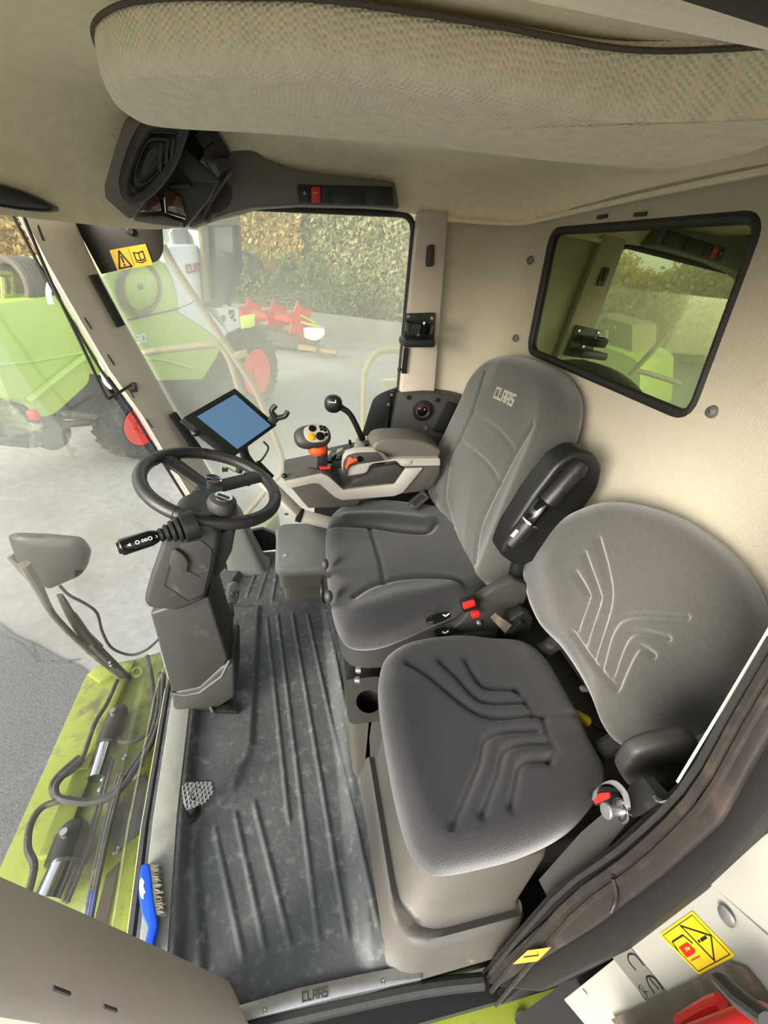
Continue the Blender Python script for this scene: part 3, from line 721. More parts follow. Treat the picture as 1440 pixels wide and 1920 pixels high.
# yellow cap and bolts in the dark gap behind the cushion
yc = thing('plastic_cap', 'small yellow plastic cap in the dark gap behind the instructor cushion', 'cap', P(1088, 1346, 'x', .655))
yl = mat('yellow_cap', (200, 176, 30), .5)
cpt = P(1088, 1346, 'x', .655); MB().lathe([(.0, .03), (.010, .028), (.013, .022), (.013, -.02)], cpt, (-.8, .3, .4), 18).build('cap', yl, yc)
MB().lathe([(.004, -.02), (.004, -.08)], cpt, (-.8, .3, .4), 10).build('stem', m_blk, yc)
for k, p in enumerate(((1015, 1210), (1032, 1212), (1095, 1291))):
    c = P(*p, 'x', .66); tag(MB().lathe([(0, .008), (.006, .008), (.008, .003), (.008, -.03)], c, (-1, 0, .2), 12).build('bolt', m_dk),
        ['steel bolt behind the belt holder, left one of a pair', 'steel bolt behind the belt holder, right one of a pair', 'steel bolt in the gap above the yellow cap'][k], 'bolt', 'bolts behind the seats')
# ------------------------------------------------------------------ right-hand control console
def c6(*p): return [(530 + a / 4.5, 720 + b / 4.5) for a, b in p]      # points read from an enlarged view
YI = 1.30
cs = thing('armrest_console', 'grey right-hand control console with silver trim and padded armrest', 'console', V((.25, 1.38, .50)))
body = PP(c6((2, 812), (30, 803), (330, 744), (388, 766), (512, 878), (940, 830), (1034, 702), (1180, 690), (1330, 640), (1330, 760), (1240, 900), (1020, 930), (650, 990), (640, 1040), (215, 1052), (60, 870)), 'y', YI)
bd_ = MB().prism(body, (0, .17, 0)).build('console_body', m_grey, cs, bevel=.007)
bd_.data.materials[0] = mat('console_plastic', (86, 82, 75), .5, noise=(14, .05), bump=(600, .12))
band = PP(c6((2, 815), (30, 812), (330, 750), (385, 772), (510, 885), (945, 835), (1035, 706), (1180, 697), (1010, 905), (940, 935), (500, 970), (440, 945), (310, 832), (255, 828), (55, 872)), 'y', YI)
MB().prism(roundrect(band, .006), (0, -.009, 0)).build('silver_trim', m_silver, cs, bevel=.003)
# inner pocket between trim and armrest
pk = PP(c6((745, 690), (960, 665), (1010, 700), (925, 825), (560, 840), (600, 790), (700, 760)), 'y', YI + .012)
MB().prism(pk, (0, -.016, 0)).build('storage_pocket', m_dk, cs, bevel=.003)
# armrest carrier with orange rocker
car = PP(c6((505, 745), (512, 650), (545, 600), (620, 575), (790, 568), (860, 600), (890, 632), (1330, 630), (1332, 690), (1000, 696), (960, 650), (770, 672), (735, 690), (715, 740), (690, 755), (545, 780)), 'y', YI - .03)
cr_ = MB().prism(roundrect(car, .006), (0, .045, 0)).build('armrest_carrier', m_silver, cs, bevel=.004)
dkp = PP(c6((505, 745), (512, 650), (545, 600), (620, 578), (795, 572), (858, 640), (640, 668), (570, 690), (550, 720), (545, 775)), 'y', YI - .03)
MB().prism(roundrect(dkp, .006), (0, -.006, 0)).build('switch_panel', m_dk, cr_, bevel=.002)
rk = PP(c6((552, 620), (575, 612), (592, 625), (620, 618), (632, 640), (600, 655), (562, 672), (540, 715), (527, 700), (540, 660)), 'y', YI - .036)
MB().prism(rk, (0, -.008, 0)).build('orange_rocker', m_orange, cr_, bevel=.002)
MB().lathe([(.011, 0), (.011, .004), (0, .004)], P(*c6((650, 630))[0], 'y', YI - .036), (0, -1, 0), 18).build('round_button', m_gloss, cr_)
trm = PP(c6((805, 570), (835, 572), (895, 632), (862, 642)), 'y', YI - .036)
MB().prism(trm, (0, -.004, 0)).build('bright_trim', m_alu, cr_)
rec_ = PP(c6((985, 642), (1095, 640), (1068, 680), (1005, 680)), 'y', YI - .031)
MB().prism(rec_, (0, -.004, 0)).build('trim_recess', m_silver, cr_, bevel=.002)
# padded armrest
padp = PP(c6((745, 560), (790, 488), (860, 468), (1000, 462), (1120, 470), (1240, 500), (1345, 560), (1325, 625), (1200, 634), (905, 634), (850, 598)), 'y', YI - .005)
m_apad = mat('armrest_leather', (96, 91, 82), .5, noise=(30, .06), bump=(500, .2))
MB().prism(roundrect(padp, .02), (0, .115, 0)).build('armrest_pad', m_apad, cs, bevel=.026, seg=5)
# control panel behind the armrest: sloping board with buttons
b0, b1, b2, b3 = P(603, 868, 'y', 1.385), P(748, 836, 'y', 1.385), P(748, 810, 'y', 1.50), P(618, 838, 'y', 1.50)
bd2 = MB().prism([b0, b1, b2, b3], (0, 0, -.04)).build('button_board', m_dk, cs, bevel=.006)
def board(u, v): return b0.lerp(b1, u).lerp(b3.lerp(b2, u), v)
nb = (b1 - b0).cross(b3 - b0).normalized()
for u, v, w, h, mm in ((.02, .25, .030, .022, m_pale), (.14, .25, .03, .022, m_pale), (.03, .3, .022, .02, m_gloss), (.15, .3, .022, .02, m_gloss)):
    pass
def key(u, v, su, sv, hgt, M, name, par):
    c = board(u, v); du = (b1 - b0).normalized(); dv = (b3 - b0).normalized()
    q = [c + du * (a * su) + dv * (b * sv) for a, b in ((-.5, -.5), (.5, -.5), (.5, .5), (-.5, .5))]
    return MB().prism(q, nb * hgt).build(name, M, par, bevel=min(su, sv, hgt) * .2)
kd = [(.10, .10), (.26, .12)]
for u, v in kd:
    r = key(u, v, .040, .055, .012, m_gloss, 'rocker_switch', cs); key(u - .05, v + .25, .024, .03, .016, m_pale, 'rocker_paddle', r)
for i in range(4):
    for j in range(3):
        key(.42 + .12 * i, .15 + .22 * j, .020, .014, .004, m_blk, 'push_button', cs)
for i in range(6): 
    c = board(.30 + .12 * i, .93); MB().lathe([(.006, 0), (.006, .012), (.004, .016), (0, .016)], c, nb, 12).build('indicator_knob', m_silver if i else m_gloss, cs)
# silver keypad in front of the pad
kq = PP(c6((590, 575), (640, 520), (750, 500), (720, 560), (700, 580)), 'y', YI + .03)
MB().prism([kq[0], kq[4], kq[3] + V((0, .07, .0)), kq[1] + V((0, .07, 0))], (0, 0, -.02)).build('keypad', m_silver, cs, bevel=.003)
for p in ((640, 570), (660, 562), (680, 552), (690, 566)):
    q = P(*c6(p)[0], 'y', YI + .045); MB().box(q + V((0, 0, .001)), (.006, .004, .006)).build('keypad_key', m_ink, cs)
# multifunction lever
zt_ = P(*c6((330, 744))[0], 'y', YI).z; hy = P(*c6((335, 692))[0], 'z', zt_).y
gp = P(*c6((335, 690))[0], 'y', hy); gt = P(*c6((335, 560))[0], 'y', hy)
st = MB().bar(gp + V((0, 0, -.02)), gt + V((0, 0, .02)), .030, .036, (1, 0, 0)).build('lever_stem', m_blk, cs, bevel=.005)
gate = [P(*p, 'z', zt_ + .002) for p in c6((215, 712), (300, 722), (425, 690), (330, 668))]
MB().prism(gate, (0, 0, .004)).build('lever_gate', m_gloss, cs)
MB().box(P(*c6((355, 706))[0], 'z', zt_ + .004), (.042, .016, .008)).build('gate_marker', m_red, cs, bevel=.002)
hc_ = P(*c6((252, 445))[0], 'y', hy)
vd = (EYE - hc_).normalized(); fu = V((1, 0, .28)); fn = (vd * .8 + V((.15, 0, .5))).normalized(); fu = (fu - fn * fu.dot(fn)).normalized(); fv = fn.cross(fu)
RH = Matrix((fu, fv, fn)).transposed()
sx = .064
hd = MB().ball(hc_, (sx, .041, .030), RH, 28, 16, .75).build('lever_grip', m_dk, cs)
q = lambda a, b, h=0: hc_ + fu * (a * sx) + fv * (b * .041) + fn * (.030 * .86 * math.sqrt(max(0, 1 - (abs(a)) ** 2.6 * .55 - abs(b) ** 2.6 * .55)) + h)
pf = []
for t in [2 * math.pi * k / 36 for k in range(36)]:
    a = .14 + .68 * math.copysign(abs(math.cos(t)) ** .75, math.cos(t)); b = .80 * math.copysign(abs(math.sin(t)) ** .75, math.sin(t)); pf.append((a, b))
mb = MB(); rings = [[q(.14 + (a - .14) * s, b * s, .0045 if s < 1 else .001) for a, b in pf] for s in (1, .97, .8, .6, .4, .2, .04)]
mb.loft(rings, cap=False); mb.build('silver_face', m_silver, hd)
for a, b, r, M_, nm in ((-.02, .40, .0125, m_gloss, 'round_button'), (-.20, -.30, .0135, mat('amber_button', (238, 160, 48), .35), 'amber_button'), (.30, -.35, .0150, m_gloss, 'round_button'), (.66, -.25, .0065, m_gloss, 'round_button')):
    MB().lathe([(r, .001), (r, .0065), (r * .8, .008), (0, .0085)], q(a, b), fn, 22).build(nm, M_, hd)
for i in range(2):
    for j in range(2):
        c = q(.46 + .19 * i, .50 - .26 * j - .10 * i, .004); MB().box(c, (.011, .009, .006), RH).build('square_button', m_gloss, hd, bevel=.0015)
MB().lathe([(.030, -.012), (.036, .0), (.034, .018)], hc_ + V((.018, 0, -.048)), (.0, 0, 1), 24).build('orange_trigger', m_orange, hd)
# front light stud
MB().ball(P(533, 892, 'y', YI + .02), .010).build('front_stud', m_blk, cs)
# gear-shift style lever behind
gl = thing('shift_lever', 'black bent shift lever with round knob behind the console', 'lever', P(680, 820, 'y', 1.52))
lp = PP([(682, 830), (668, 798), (655, 775), (640, 764)], 'y', 1.52)
MB().tube(lp, [.012, .011, .011, .012], 12, smooth=5).build('lever_rod', m_blk, gl)
kc = P(625, 757, 'y', 1.52); kn = MB().ball(kc, (.034, .028, .034), None, 22, 14, .85).build('knob', m_blk, gl)
ks = MB(); vd = (EYE - kc).normalized(); k0 = kc + vd * .0335
stroke(ks, [k0 + V((-.014, 0, .006)), k0 + V((.008, 0, .004)), k0 + V((.008, 0, .014))], .003, vd, .001); ks.build('shift_pattern', m_wht, kn)

# ------------------------------------------------------------------ terminal and its silver support arm
tm = thing('terminal', 'tilted touch screen terminal with blue display on silver support arm', 'monitor', V((.0, 1.3, .45)))
k = .21 / .22
corner = [EYE + (V(p) - EYE) * k for p in ((-.314, 1.266, .848), (-.178, 1.432, .896), (-.046, 1.421, .774), (-.182, 1.255, .725))]
e1 = (corner[1] - corner[0]); e2 = (corner[3] - corner[0]); nm_ = e2.cross(e1).normalized()
if nm_.dot(EYE - corner[0]) < 0: nm_ = -nm_
hs1 = MB().prism(roundrect(corner, .006), -nm_ * .035).build('housing', m_blk, tm, bevel=.004)
tq = lambda a, b: corner[0] + e1 * a + e2 * b
MB().prism([tq(a, b) + nm_ * .0002 for a, b in ((.155, .10), (.90, .10), (.90, .93), (.155, .93))][::1], nm_ * .0012).build('display', m_screen, tm, label='softly glowing blue display')
for i in range(3): MB().lathe([(.0025, 0), (.0025, .001), (0, .001)], tq(.50 + .07 * i, .045), nm_, 10).build('indicator', m_dk, tm)
# phone clip on its right edge
cp = P(512, 785, 'y', 1.36); cl = MB(); 
cl.bar(P(497, 803, 'y', 1.36), P(520, 778, 'y', 1.36), .03, .022, (0, -1, 0)); cl.build('clip_base', m_blk, tm, bevel=.004)
MB().tube(PP([(515, 782), (509, 770), (517, 760)], 'y', 1.35), .009, 10, smooth=4).build('clip_jaw', m_blk, tm)
MB().tube(PP([(520, 784), (534, 780), (539, 771)], 'y', 1.35), .009, 10, smooth=4).build('clip_jaw', m_blk, tm)
MB().ball(P(366, 812, 'y', 1.2), (.012, .012, .01)).build('edge_knob', m_blk, tm)
# support: mount, sloping rail and lower rail
ct = (corner[2] + corner[3]) / 2
MB().tube([ct - nm_ * .03 + V((-.03, 0, .03)), P(460, 855, 'y', 1.34), P(492, 893, 'y', 1.33)], .016, 12, smooth=4).build('swivel_mount', m_blk, tm)
MB().tube([P(452, 862, 'y', 1.3), P(448, 885, 'y', 1.3)], .012, 10).build('mount_knob', m_blk, tm)
ra, rb = P(487, 893, 'y', 1.34), P(562, 966, 'y', 1.29); rc = P(642, 987, 'y', 1.265)
MB().bar(ra, rb, .040, .032, (.3, -.6, 1)).build('upper_rail', m_silver, tm, bevel=.005)
MB().bar(P(474, 872, 'y', 1.345), P(504, 902, 'y', 1.335), .046, .036, (.3, -.6, 1)).build('rail_clamp', m_blk, tm, bevel=.004)
MB().bar(rb, rc, .040, .032, (0, -.5, 1)).build('lower_rail', m_silver, tm, bevel=.005)
dj = (rc - rb).normalized(); MB().bar(rb - dj * .012, rb + dj * .012, .045, .038, (0, -.5, 1)).build('rail_joint', m_blk, tm, bevel=.005)
MB().tube(PP([(494, 828), (503, 840), (494, 858), (482, 872), (488, 882)], 'y', 1.37), .0035, 8, smooth=6).build('cable', m_blk, tm)
MB().tube(PP([(416, 886), (424, 876), (440, 884), (452, 880), (462, 872)], 'y', 1.33), .0022, 6, smooth=6).build('green_wire', mat('green_wire', (96, 120, 74), .5), tm, label='thin green wire')
MB().box(P(422, 880, 'y', 1.33), (.018, .014, .012)).build('wire_plug', m_blk, tm)

# ------------------------------------------------------------------ steering column
sc_ = thing('steering_column', 'grey steering column with folded flap and ribbed stalk boot', 'steering column', V((-.32, .94, 0)))
yl_ = .855
low = PP([(281, 1150), (322, 1300), (330, 1304), (372, 1298), (412, 1270), (428, 1236), (392, 1120), (330, 1135)], 'y', yl_)
lc = MB().prism(low, (0, .15, 0)).build('lower_cover', m_grey, sc_, bevel=.014, seg=3)
foot = PP([(320, 1300), (324, 1332), (352, 1340), (395, 1338), (442, 1308), (440, 1245), (415, 1250), (372, 1290)], 'y', yl_ - .005)
MB().prism(foot, (0, .17, 0)).build('column_foot', m_dk, sc_, bevel=.012, seg=3)
seam_ = PP([(320, 1299), (345, 1303), (374, 1298), (415, 1268), (430, 1238)], 'y', yl_ - .004)
MB().tube(seam_, .004, 8).build('bright_seam', m_box, sc_)
up = PP([(304, 1012), (296, 1038), (281, 1080), (268, 1128), (276, 1142), (330, 1148), (382, 1128), (396, 1088), (408, 1030), (412, 1000), (392, 985), (345, 978), (312, 992)], 'y', yl_ - .02)
uc = MB().prism(up, (0, .15, 0)).build('upper_cover', m_grey, sc_, bevel=.016, seg=3)
pn_ = PP([(320, 1060), (312, 1095), (330, 1110), (358, 1125), (382, 1112), (394, 1062), (398, 1030), (378, 1012), (340, 1018)], 'y', yl_ - .02)
MB().prism(roundrect(pn_, .008), (0, -.003, 0)).build('inset_panel', m_grey, uc, bevel=.002)
fl = PP([(322, 1030), (332, 1026), (346, 1036), (355, 1050), (352, 1070), (340, 1072), (318, 1056)], 'y', yl_ - .023)
MB().prism(roundrect(fl, .006), (0, -.010, 0)).build('release_flap', m_dk, uc, bevel=.004)
gro = MB(); stroke(gro, PP([(318, 1062), (309, 1098), (352, 1126), (378, 1118)], 'y', yl_ - .0232), .002, (0, -1, 0), .0012)
stroke(gro, PP([(352, 1070), (374, 1081)], 'y', yl_ - .0232), .002, (0, -1, 0), .0012); gro.build('panel_groove', m_ink, uc)
# neck under the wheel
wc = V((-.208, 1.02, .752)); wn = V((.283, -.03, .96)).normalized()
nk = P(370, 985, 'y', .95)
MB().tube([V((-.315, .96, .50)), V((-.27, .985, .60)), wc - wn * .06], [.050, .044, .036], 20, smooth=4).build('neck', m_blk, sc_)
nb_ = PP([(396, 1012), (432, 990), (440, 1000), (434, 1036), (410, 1084), (398, 1080)], 'y', yl_ + .05)
MB().prism(nb_, (0, .12, 0)).build('rear_cover', m_dk, sc_, bevel=.01)
# stalk and boot
sy = .80
sa, sb_ = P(350, 988, 'y', sy + .03), P(222, 1028, 'y', sy - .03); sdv = (sb_ - sa).normalized()
prof = []
for i in range(5): prof += [(.034 - .0045 * i, .004 + .012 * i), (.033 - .0045 * i, .009 + .012 * i), (.025 - .0042 * i, .0125 + .012 * i)]
bo = MB().lathe([(.034, -.02)] + prof + [(.009, .07)], sa, sdv, 28).build('stalk_boot', m_blk, sc_, ang=50)
L_ = (sb_ - sa).length
stk = MB().lathe([(.007, .05), (.008, L_ * .40), (.014, L_ * .46), (.0175, L_ * .55), (.0185, L_ * .95), (.017, L_ * .97), (.013, L_ * .99), (.013, L_ * 1.01), (0, L_ * 1.015)], sa, sdv, 24).build('control_stalk', m_gloss, sc_)
vdn = (EYE - (sa + sb_) / 2).normalized(); vdn = (vdn - sdv * vdn.dot(sdv)).normalized(); sd2 = sdv.cross(vdn)
for i, f in enumerate((.86, .74, .64, .56, .50)):
    c = sa + sdv * (L_ * f) + vdn * (.0186 - (.001 if i > 2 else 0) - (.004 if i > 3 else 0)); w = .0035
    mk = MB()
    if i == 0: mk.prism([c - sd2 * w - sdv * w, c + sd2 * w - sdv * w, c + sdv * w], vdn * .0008)
    elif i in (1, 3): mk.torus(c, vdn, w, .0009, 16, 6)
    else: mk.torus(c + sdv * .003, vdn, w * .7, .0009, 14, 6); mk.torus(c - sdv * .003, vdn, w * .7, .0009, 14, 6)
    mk.build('stalk_symbol', m_wht, stk)
mk = MB(); c = sa + sdv * (L_ * 1.0155); a1 = vdn * .6 - sd2 * .8; a2 = vdn * .8 + sd2 * .6
stroke(mk, [c - a2 * .006, c + a2 * .006, c + a2 * .002 + a1 * .006, c - a2 * .005 + a1 * .003], .0016, sdv, .0008); mk.build('horn_symbol', m_wht, stk)

# ------------------------------------------------------------------ steering wheel
sw = thing('steering_wheel', 'black three-spoke steering wheel with spinner knob', 'steering wheel', wc - wn * .06)
WR = .167
MB().torus(wc, wn, WR, .0165, 72, 16).build('rim', m_dk, sw)
bpy.data.objects['rim'].data.materials[0] = mat('wheel_leather', (48, 46, 43), .42, noise=(60, .08), bump=(600, .15))
m_whl = bpy.data.objects['rim'].data.materials[0]
WQ = lambda a, b, h=0.: Q(a, b, wn, wc + wn * h)
hubc = WQ(394, 922, -.02)
MB().lathe([(.030, -.04), (.038, -.02), (.037, .002), (.030, .012), (0, .015)], hubc, wn, 30).build('hub', m_whl, sw)
MB().lathe([(.022, .010), (.022, .017), (.019, .019), (0, .020)], WQ(398, 908, -.02) + wn * .002, wn, 28).build('hub_badge', m_chrome, sw)
bdg = WQ(398, 908, -.02) + wn * .0222; du = (WQ(410, 902, 0) - WQ(390, 895, 0)).normalized()
mk = MB(); stroke(mk, [bdg - du * .016, bdg + du * .016], .008, wn, .0006); mk.build('badge_stripe', m_blk, sw)
for a, b, w0, w1_ in (((390, 915), (303, 852), .046, .052), ((398, 915), (486, 893), .046, .052)):
    p0, p1 = WQ(*a, -.018), WQ(*b, .0); d = (p1 - p0); sd3 = wn.cross(d).normalized(); rings = []
    for t in (0, .3, .6, .85, 1.0):
        w = (w0 * (1 - t) + w1_ * t) / 2 * (1 if t < .9 else 1.1); c = p0 + d * t; th = .012 - .002 * t
        rings.append([c + sd3 * w * math.cos(q) + wn * th * math.sin(q) for q in [2 * math.pi * i / 20 for i in range(20)]])
    sp_ = MB().loft(rings).build('spoke', m_whl, sw)
    MB().torus(p0 + d * .72, d, .0195, .0015, 24, 6).build('seam_ring', m_blk, sp_)
p0, p1 = WQ(385, 925, -.018), WQ(398, 972, 0.); d = p1 - p0; sd3 = wn.cross(d).normalized()
MB().loft([[p0 + d * t + sd3 * w * math.cos(q) + wn * .010 * math.sin(q) for q in [2 * math.pi * i / 20 for i in range(20)]] for t, w in ((0, .034), (.4, .030), (.8, .026), (1, .03))]).build('spoke', m_whl, sw)
for a in (1.1, 2.0, 3.6, 4.6, 5.6):
    u_ = wn.orthogonal().normalized(); w_ = wn.cross(u_); dd = u_ * math.cos(a) + w_ * math.sin(a)
    MB().torus(wc + dd * WR, wn.cross(dd), .0163, .0011, 20, 6).build('rim_seam', m_blk, sw)
kb = WQ(412, 962, .012); kt = kb + wn * .045
kn2 = MB().lathe([(.012, -.01), (.016, .004), (.029, .012), (.034, .027), (.031, .041), (.022, .047), (0, .048)], kb, wn, 28).build('spinner_knob', m_dk, sw)
MB().lathe([(.020, .046), (.020, .0495), (0, .0505)], kb, wn, 26).build('knob_badge', m_chrome, kn2)
mk = MB(); stroke(mk, [kb + wn * .0512 - du * .012, kb + wn * .0512 + du * .012], .006, wn, .0005); mk.build('badge_stripe', m_blk, kn2)

# ------------------------------------------------------------------ pedals
def pedal(nm, lab, px4, z, th, M, ribs=True, grp=None):
    q = [P(a, b, 'z', z_) for (a, b), z_ in zip(px4, z)]
    t = thing('foot_pedal', lab, 'pedal', sum(q, V((0, 0, 0))) / len(q) * 1 - V((0, 0, .05)), grp)
    n = (q[1] - q[0]).cross(q[-1] - q[0]).normalized()
    if n.z < 0: n = -n
    pd = MB().prism(roundrect(q, .008), -n * th).build('pad', M, t, bevel=.003)
    return t, q, n, pd
t, q, n, pd = pedal(0, 'patterned dark foot pedal standing alone on the near floor', [(340, 1474), (352, 1466), (398, 1464), (402, 1485), (388, 1504), (350, 1520), (344, 1510)], [.09, .095, .10, .085, .07, .062, .065], .012, m_dk)
mb = MB(); c = sum(q, V((0, 0, 0))) / len(q); ua = (q[3] - q[0]).normalized(); ub = n.cross(ua)
for i in range(-4, 5):
    for sgn in (1, -1):
        a0 = c + ua * (.011 * i); dd = (ua * sgn * .6 + ub).normalized(); ok = []
        for k_ in range(-30, 31):
            pt = a0 + dd * (.0015 * k_)
            if all(n.dot((q[(j + 1) % len(q)] - q[j]).cross(pt - q[j])) * (1 if n.dot((q[1] - q[0]).cross(q[2] - q[1])) > 0 else -1) > 0 for j in range(len(q))): ok.append(pt)
        if len(ok) > 3: mb.bar(ok[0] + n * .001, ok[-1] + n * .001, .0024, .003, n)
mb.build('tread_pattern', m_rub, t)
MB().torus(c + n * .002, n, .014, .002, 24, 8).build('tread_ring', m_dk, t)
lb = P(358, 1530, 'z', .005); MB().tube([c - n * .008, lb.lerp(c, .3) + V((0, 0, -.0)), lb], .012, 12).build('pedal_arm', m_blk, t)
MB().lathe([(.024, .012), (.024, .016), (.015, .017)], V((lb.x, lb.y, .003)), (0, 0, 1), 22).build('floor_grommet', m_blk, t)
for k, (px4, zz, lb) in enumerate(((((432, 1096), (444, 1090), (450, 1108), (444, 1132), (430, 1135), (428, 1118)), .16, 'upper one of the two worn pedal pads right of the steering column'), (((424, 1133), (436, 1128), (440, 1150), (434, 1178), (420, 1182), (416, 1160)), .12, 'lower one of the two worn pedal pads right of the steering column'))):
    q = [P(a, b, 'y', 1.16 - .06 * k) for a, b in px4]; t = thing('foot_pedal', lb, 'pedal', sum(q, V((0, 0, 0))) / 6 - V((.0, 0, .08)), 'brake pedals')
    n_ = V((.75, -.45, .35)).normalized(); 
    MB().prism(roundrect(q, .008), V((-.015, .012, -.006))).build('pad', m_dk, t, bevel=.004)
    c = sum(q, V((0, 0, 0))) / 6; MB().tube([c + V((-.008, .006, 0)), c + V((-.035, .02, -.02)), V((c.x - .06, c.y + .04, .012))], .009, 10).build('pedal_arm', m_dk, t)
    MB().torus(c + V((.002, -.004, .0)), V((.3, -.95, .1)), .012, .002, 20, 6).build('pad_ring', m_dk, t)
# small latch pedal at the column foot
t = thing('tilt_latch', 'small black release pedal at the foot of the steering column', 'pedal', P(418, 1330, 'z', .01))
q = [P(a, b, 'z', .03) for a, b in ((396, 1318), (444, 1318), (446, 1334), (398, 1332))]
MB().prism(q, (0, 0, -.018)).build('pad', m_blk, t, bevel=.003)
MB().tube(PP([(400, 1336), (395, 1322), (405, 1312), (430, 1306)], 'z', .035), .005, 8, smooth=4).build('latch_wire', m_steel, t)
mk = MB(); q0 = P(424, 1326, 'z', .0302); stroke(mk, [q0 + V((-.006, .005, 0)), q0 + V((0, -.004, 0)), q0 + V((.006, .005, 0))], .003, (0, 0, 1), .0008); mk.build('pedal_mark', m_grey, t)

# ------------------------------------------------------------------ lidded box under the console
bx = thing('storage_box', 'grey plastic box with a lid under the right console', 'storage box', V((.08, 1.5, 0)))
MB().loft([rbox(-.045, .26, 1.345, 1.63, .03, 0.), rbox(-.05, .26, 1.335, 1.63, .03, .08), rbox(-.060, .26, 1.325, 1.63, .03, .085), rbox(-.065, .26, 1.32, 1.63, .03, .165)]).build('box_body', m_base, bx, ang=40)
MB().loft([rbox(-.075, .27, 1.305, 1.64, .045, .17), rbox(-.078, .27, 1.302, 1.64, .045, .18), rbox(-.076, .27, 1.304, 1.64, .045, .202), rbox(-.066, .26, 1.314, 1.63, .045, .212)]).build('lid', m_box, bx, ang=40)
for p in ((534, 1042), (537, 964)):
    c = P(*p, 'z', .2125); MB().lathe([(.010, 0), (.010, .002), (0, .003)], c, (0, 0, 1), 18).build('screw', m_alu if p[1] > 1000 else m_blk, bx)
# ------------------------------------------------------------------ overhead console in the far front corner
oc = thing('overhead_console', 'dark overhead console with round speaker pod and switch strip above the side window', 'console', V((-.15, 1.5, 1.40)))
def z5(*p): return [(180 + a / 4.8, 220 + b / 4.8) for a, b in p]
m_ohc = mat('overhead_plastic', (108, 104, 96), .42, noise=(15, .05), bump=(600, .1))
# outer shell: a wedge hanging from the lining
face = [Q(*p, (.25, -1, -.25), (-.25, 1.40, 1.40)) for p in z5((255, 20), (180, 230), (70, 610), (75, 730), (290, 920), (330, 915), (520, 640), (640, 450), (790, 60))]
MB().prism(face, V((.05, .16, .10))).build('pod_shell', m_ohc, oc, bevel=.012, seg=3)
fn_ = V((.25, -1, -.25)).normalized()
FQ = lambda p, h=.001: Q(*z5(p)[0], fn_, V((-.25, 1.40, 1.40)) + fn_ * h)
ring = closed_curve([FQ(p) for p in ((470, 90), (360, 260), (270, 520), (265, 660), (310, 735), (420, 710), (560, 580), (680, 400), (755, 200), (770, 95), (640, 75))], 60)
MB().tube(ring + ring[:1], .012, 10, cap=False).build('speaker_ring', m_grey, oc)
cen = sum(ring, V((0, 0, 0))) / 60
MB().loft([[cen.lerp(p, s) + fn_ * h for p in ring] for s, h in ((1, .002), (.9, .006), (.8, .001), (.72, .006), (.62, .0), (.5, .006), (.3, .001), (.1, .003))]).build('speaker_cone', m_blk, oc)
for a, b in (((590, 230), (575, 480)), ((650, 220), (630, 420)), ((700, 190), (680, 370))):
    MB().tube([FQ(a, .012), FQ(((a[0] + b[0]) / 2 - 5, (a[1] + b[1]) / 2), .016), FQ(b, .012)], .004, 8, smooth=4).build('speaker_slat', m_dk, oc)
# glovebox-like wedge between pod and strip, with radio slot panel
p_ = lambda pts, y: PP(z5(*pts), 'y', y)
wedge = p_([(330, 890), (520, 640), (640, 450), (770, 260), (1100, 570), (1000, 760), (800, 995)], 1.49)
MB().prism(wedge, V((.0, .14, .02))).build('storage_recess', m_dk, oc, bevel=.006)
ridge = [P(*z5(q)[0], 'y', 1.47) for q in ((700, 400), (780, 265), (1110, 560), (1090, 600), (850, 590))]
MB().prism(ridge, V((0, .03, .012))).build('radio_bezel', m_grey, oc, bevel=.006)
rad = [P(*z5(q)[0], 'y', 1.475) for q in ((780, 255), (850, 85), (1080, 110), (1215, 330), (1095, 565))]
rd = MB().prism(rad, V((0, .04, .012))).build('radio', m_gloss, oc, bevel=.003)
for a, b in (((930, 130), (1010, 250)), ((1120, 370), (1150, 480))):
    MB().bar(P(*z5(a)[0], 'y', 1.471), P(*z5(b)[0], 'y', 1.471), .03, .004, (0, -1, 0)).build('radio_key', m_blk, rd)
mk = MB()
for a, b in (((1050, 200), (1090, 240)), ((1060, 180), (1105, 225)), ((980, 330), (1070, 320)), ((960, 390), (1040, 390)), ((1080, 120), (1210, 320))):
    stroke(mk, [P(*z5(a)[0], 'y', 1.4735), P(*z5(b)[0], 'y', 1.4735)], .0016, (0, -1, 0), .001)
mk.build('radio_marking', m_grey, rd)
# brown glossy lamp box under the pod
m_brown = mat('smoked_lens', (88, 62, 40), .1, spec=.8)
lens = [P(*z5(q)[0], 'y', 1.47) for q in ((610, 640), (680, 650), (770, 730), (815, 905), (640, 850), (600, 760))]
MB().prism(lens, V((0, .05, .0))).build('smoked_lens', m_brown, oc, bevel=.004)
MB().tube([P(*z5(q)[0], 'y', 1.466) for q in ((612, 720), (625, 860), (700, 880), (805, 908))], .0035, 8).build('chrome_edge', m_chrome, oc)
MB().bar(P(*z5((660, 620))[0], 'y', 1.465), P(*z5((850, 610))[0], 'y', 1.465), .012, .012, (0, -1, 0)).build('lamp_bar', m_blk, oc, bevel=.003)
lens2 = [P(*z5(q)[0], 'y', 1.472) for q in ((380, 860), (520, 680), (560, 700), (600, 850))]
MB().prism(lens2, V((0, .03, 0))).build('smoked_lens', m_brown, oc, bevel=.003)
shelf = [P(*z5(q)[0], 'y', 1.455) for q in ((340, 885), (600, 880), (765, 935), (760, 985), (560, 965), (330, 930))]
MB().prism(shelf, V((0, .08, 0))).build('light_shelf', m_box, oc, bevel=.005)
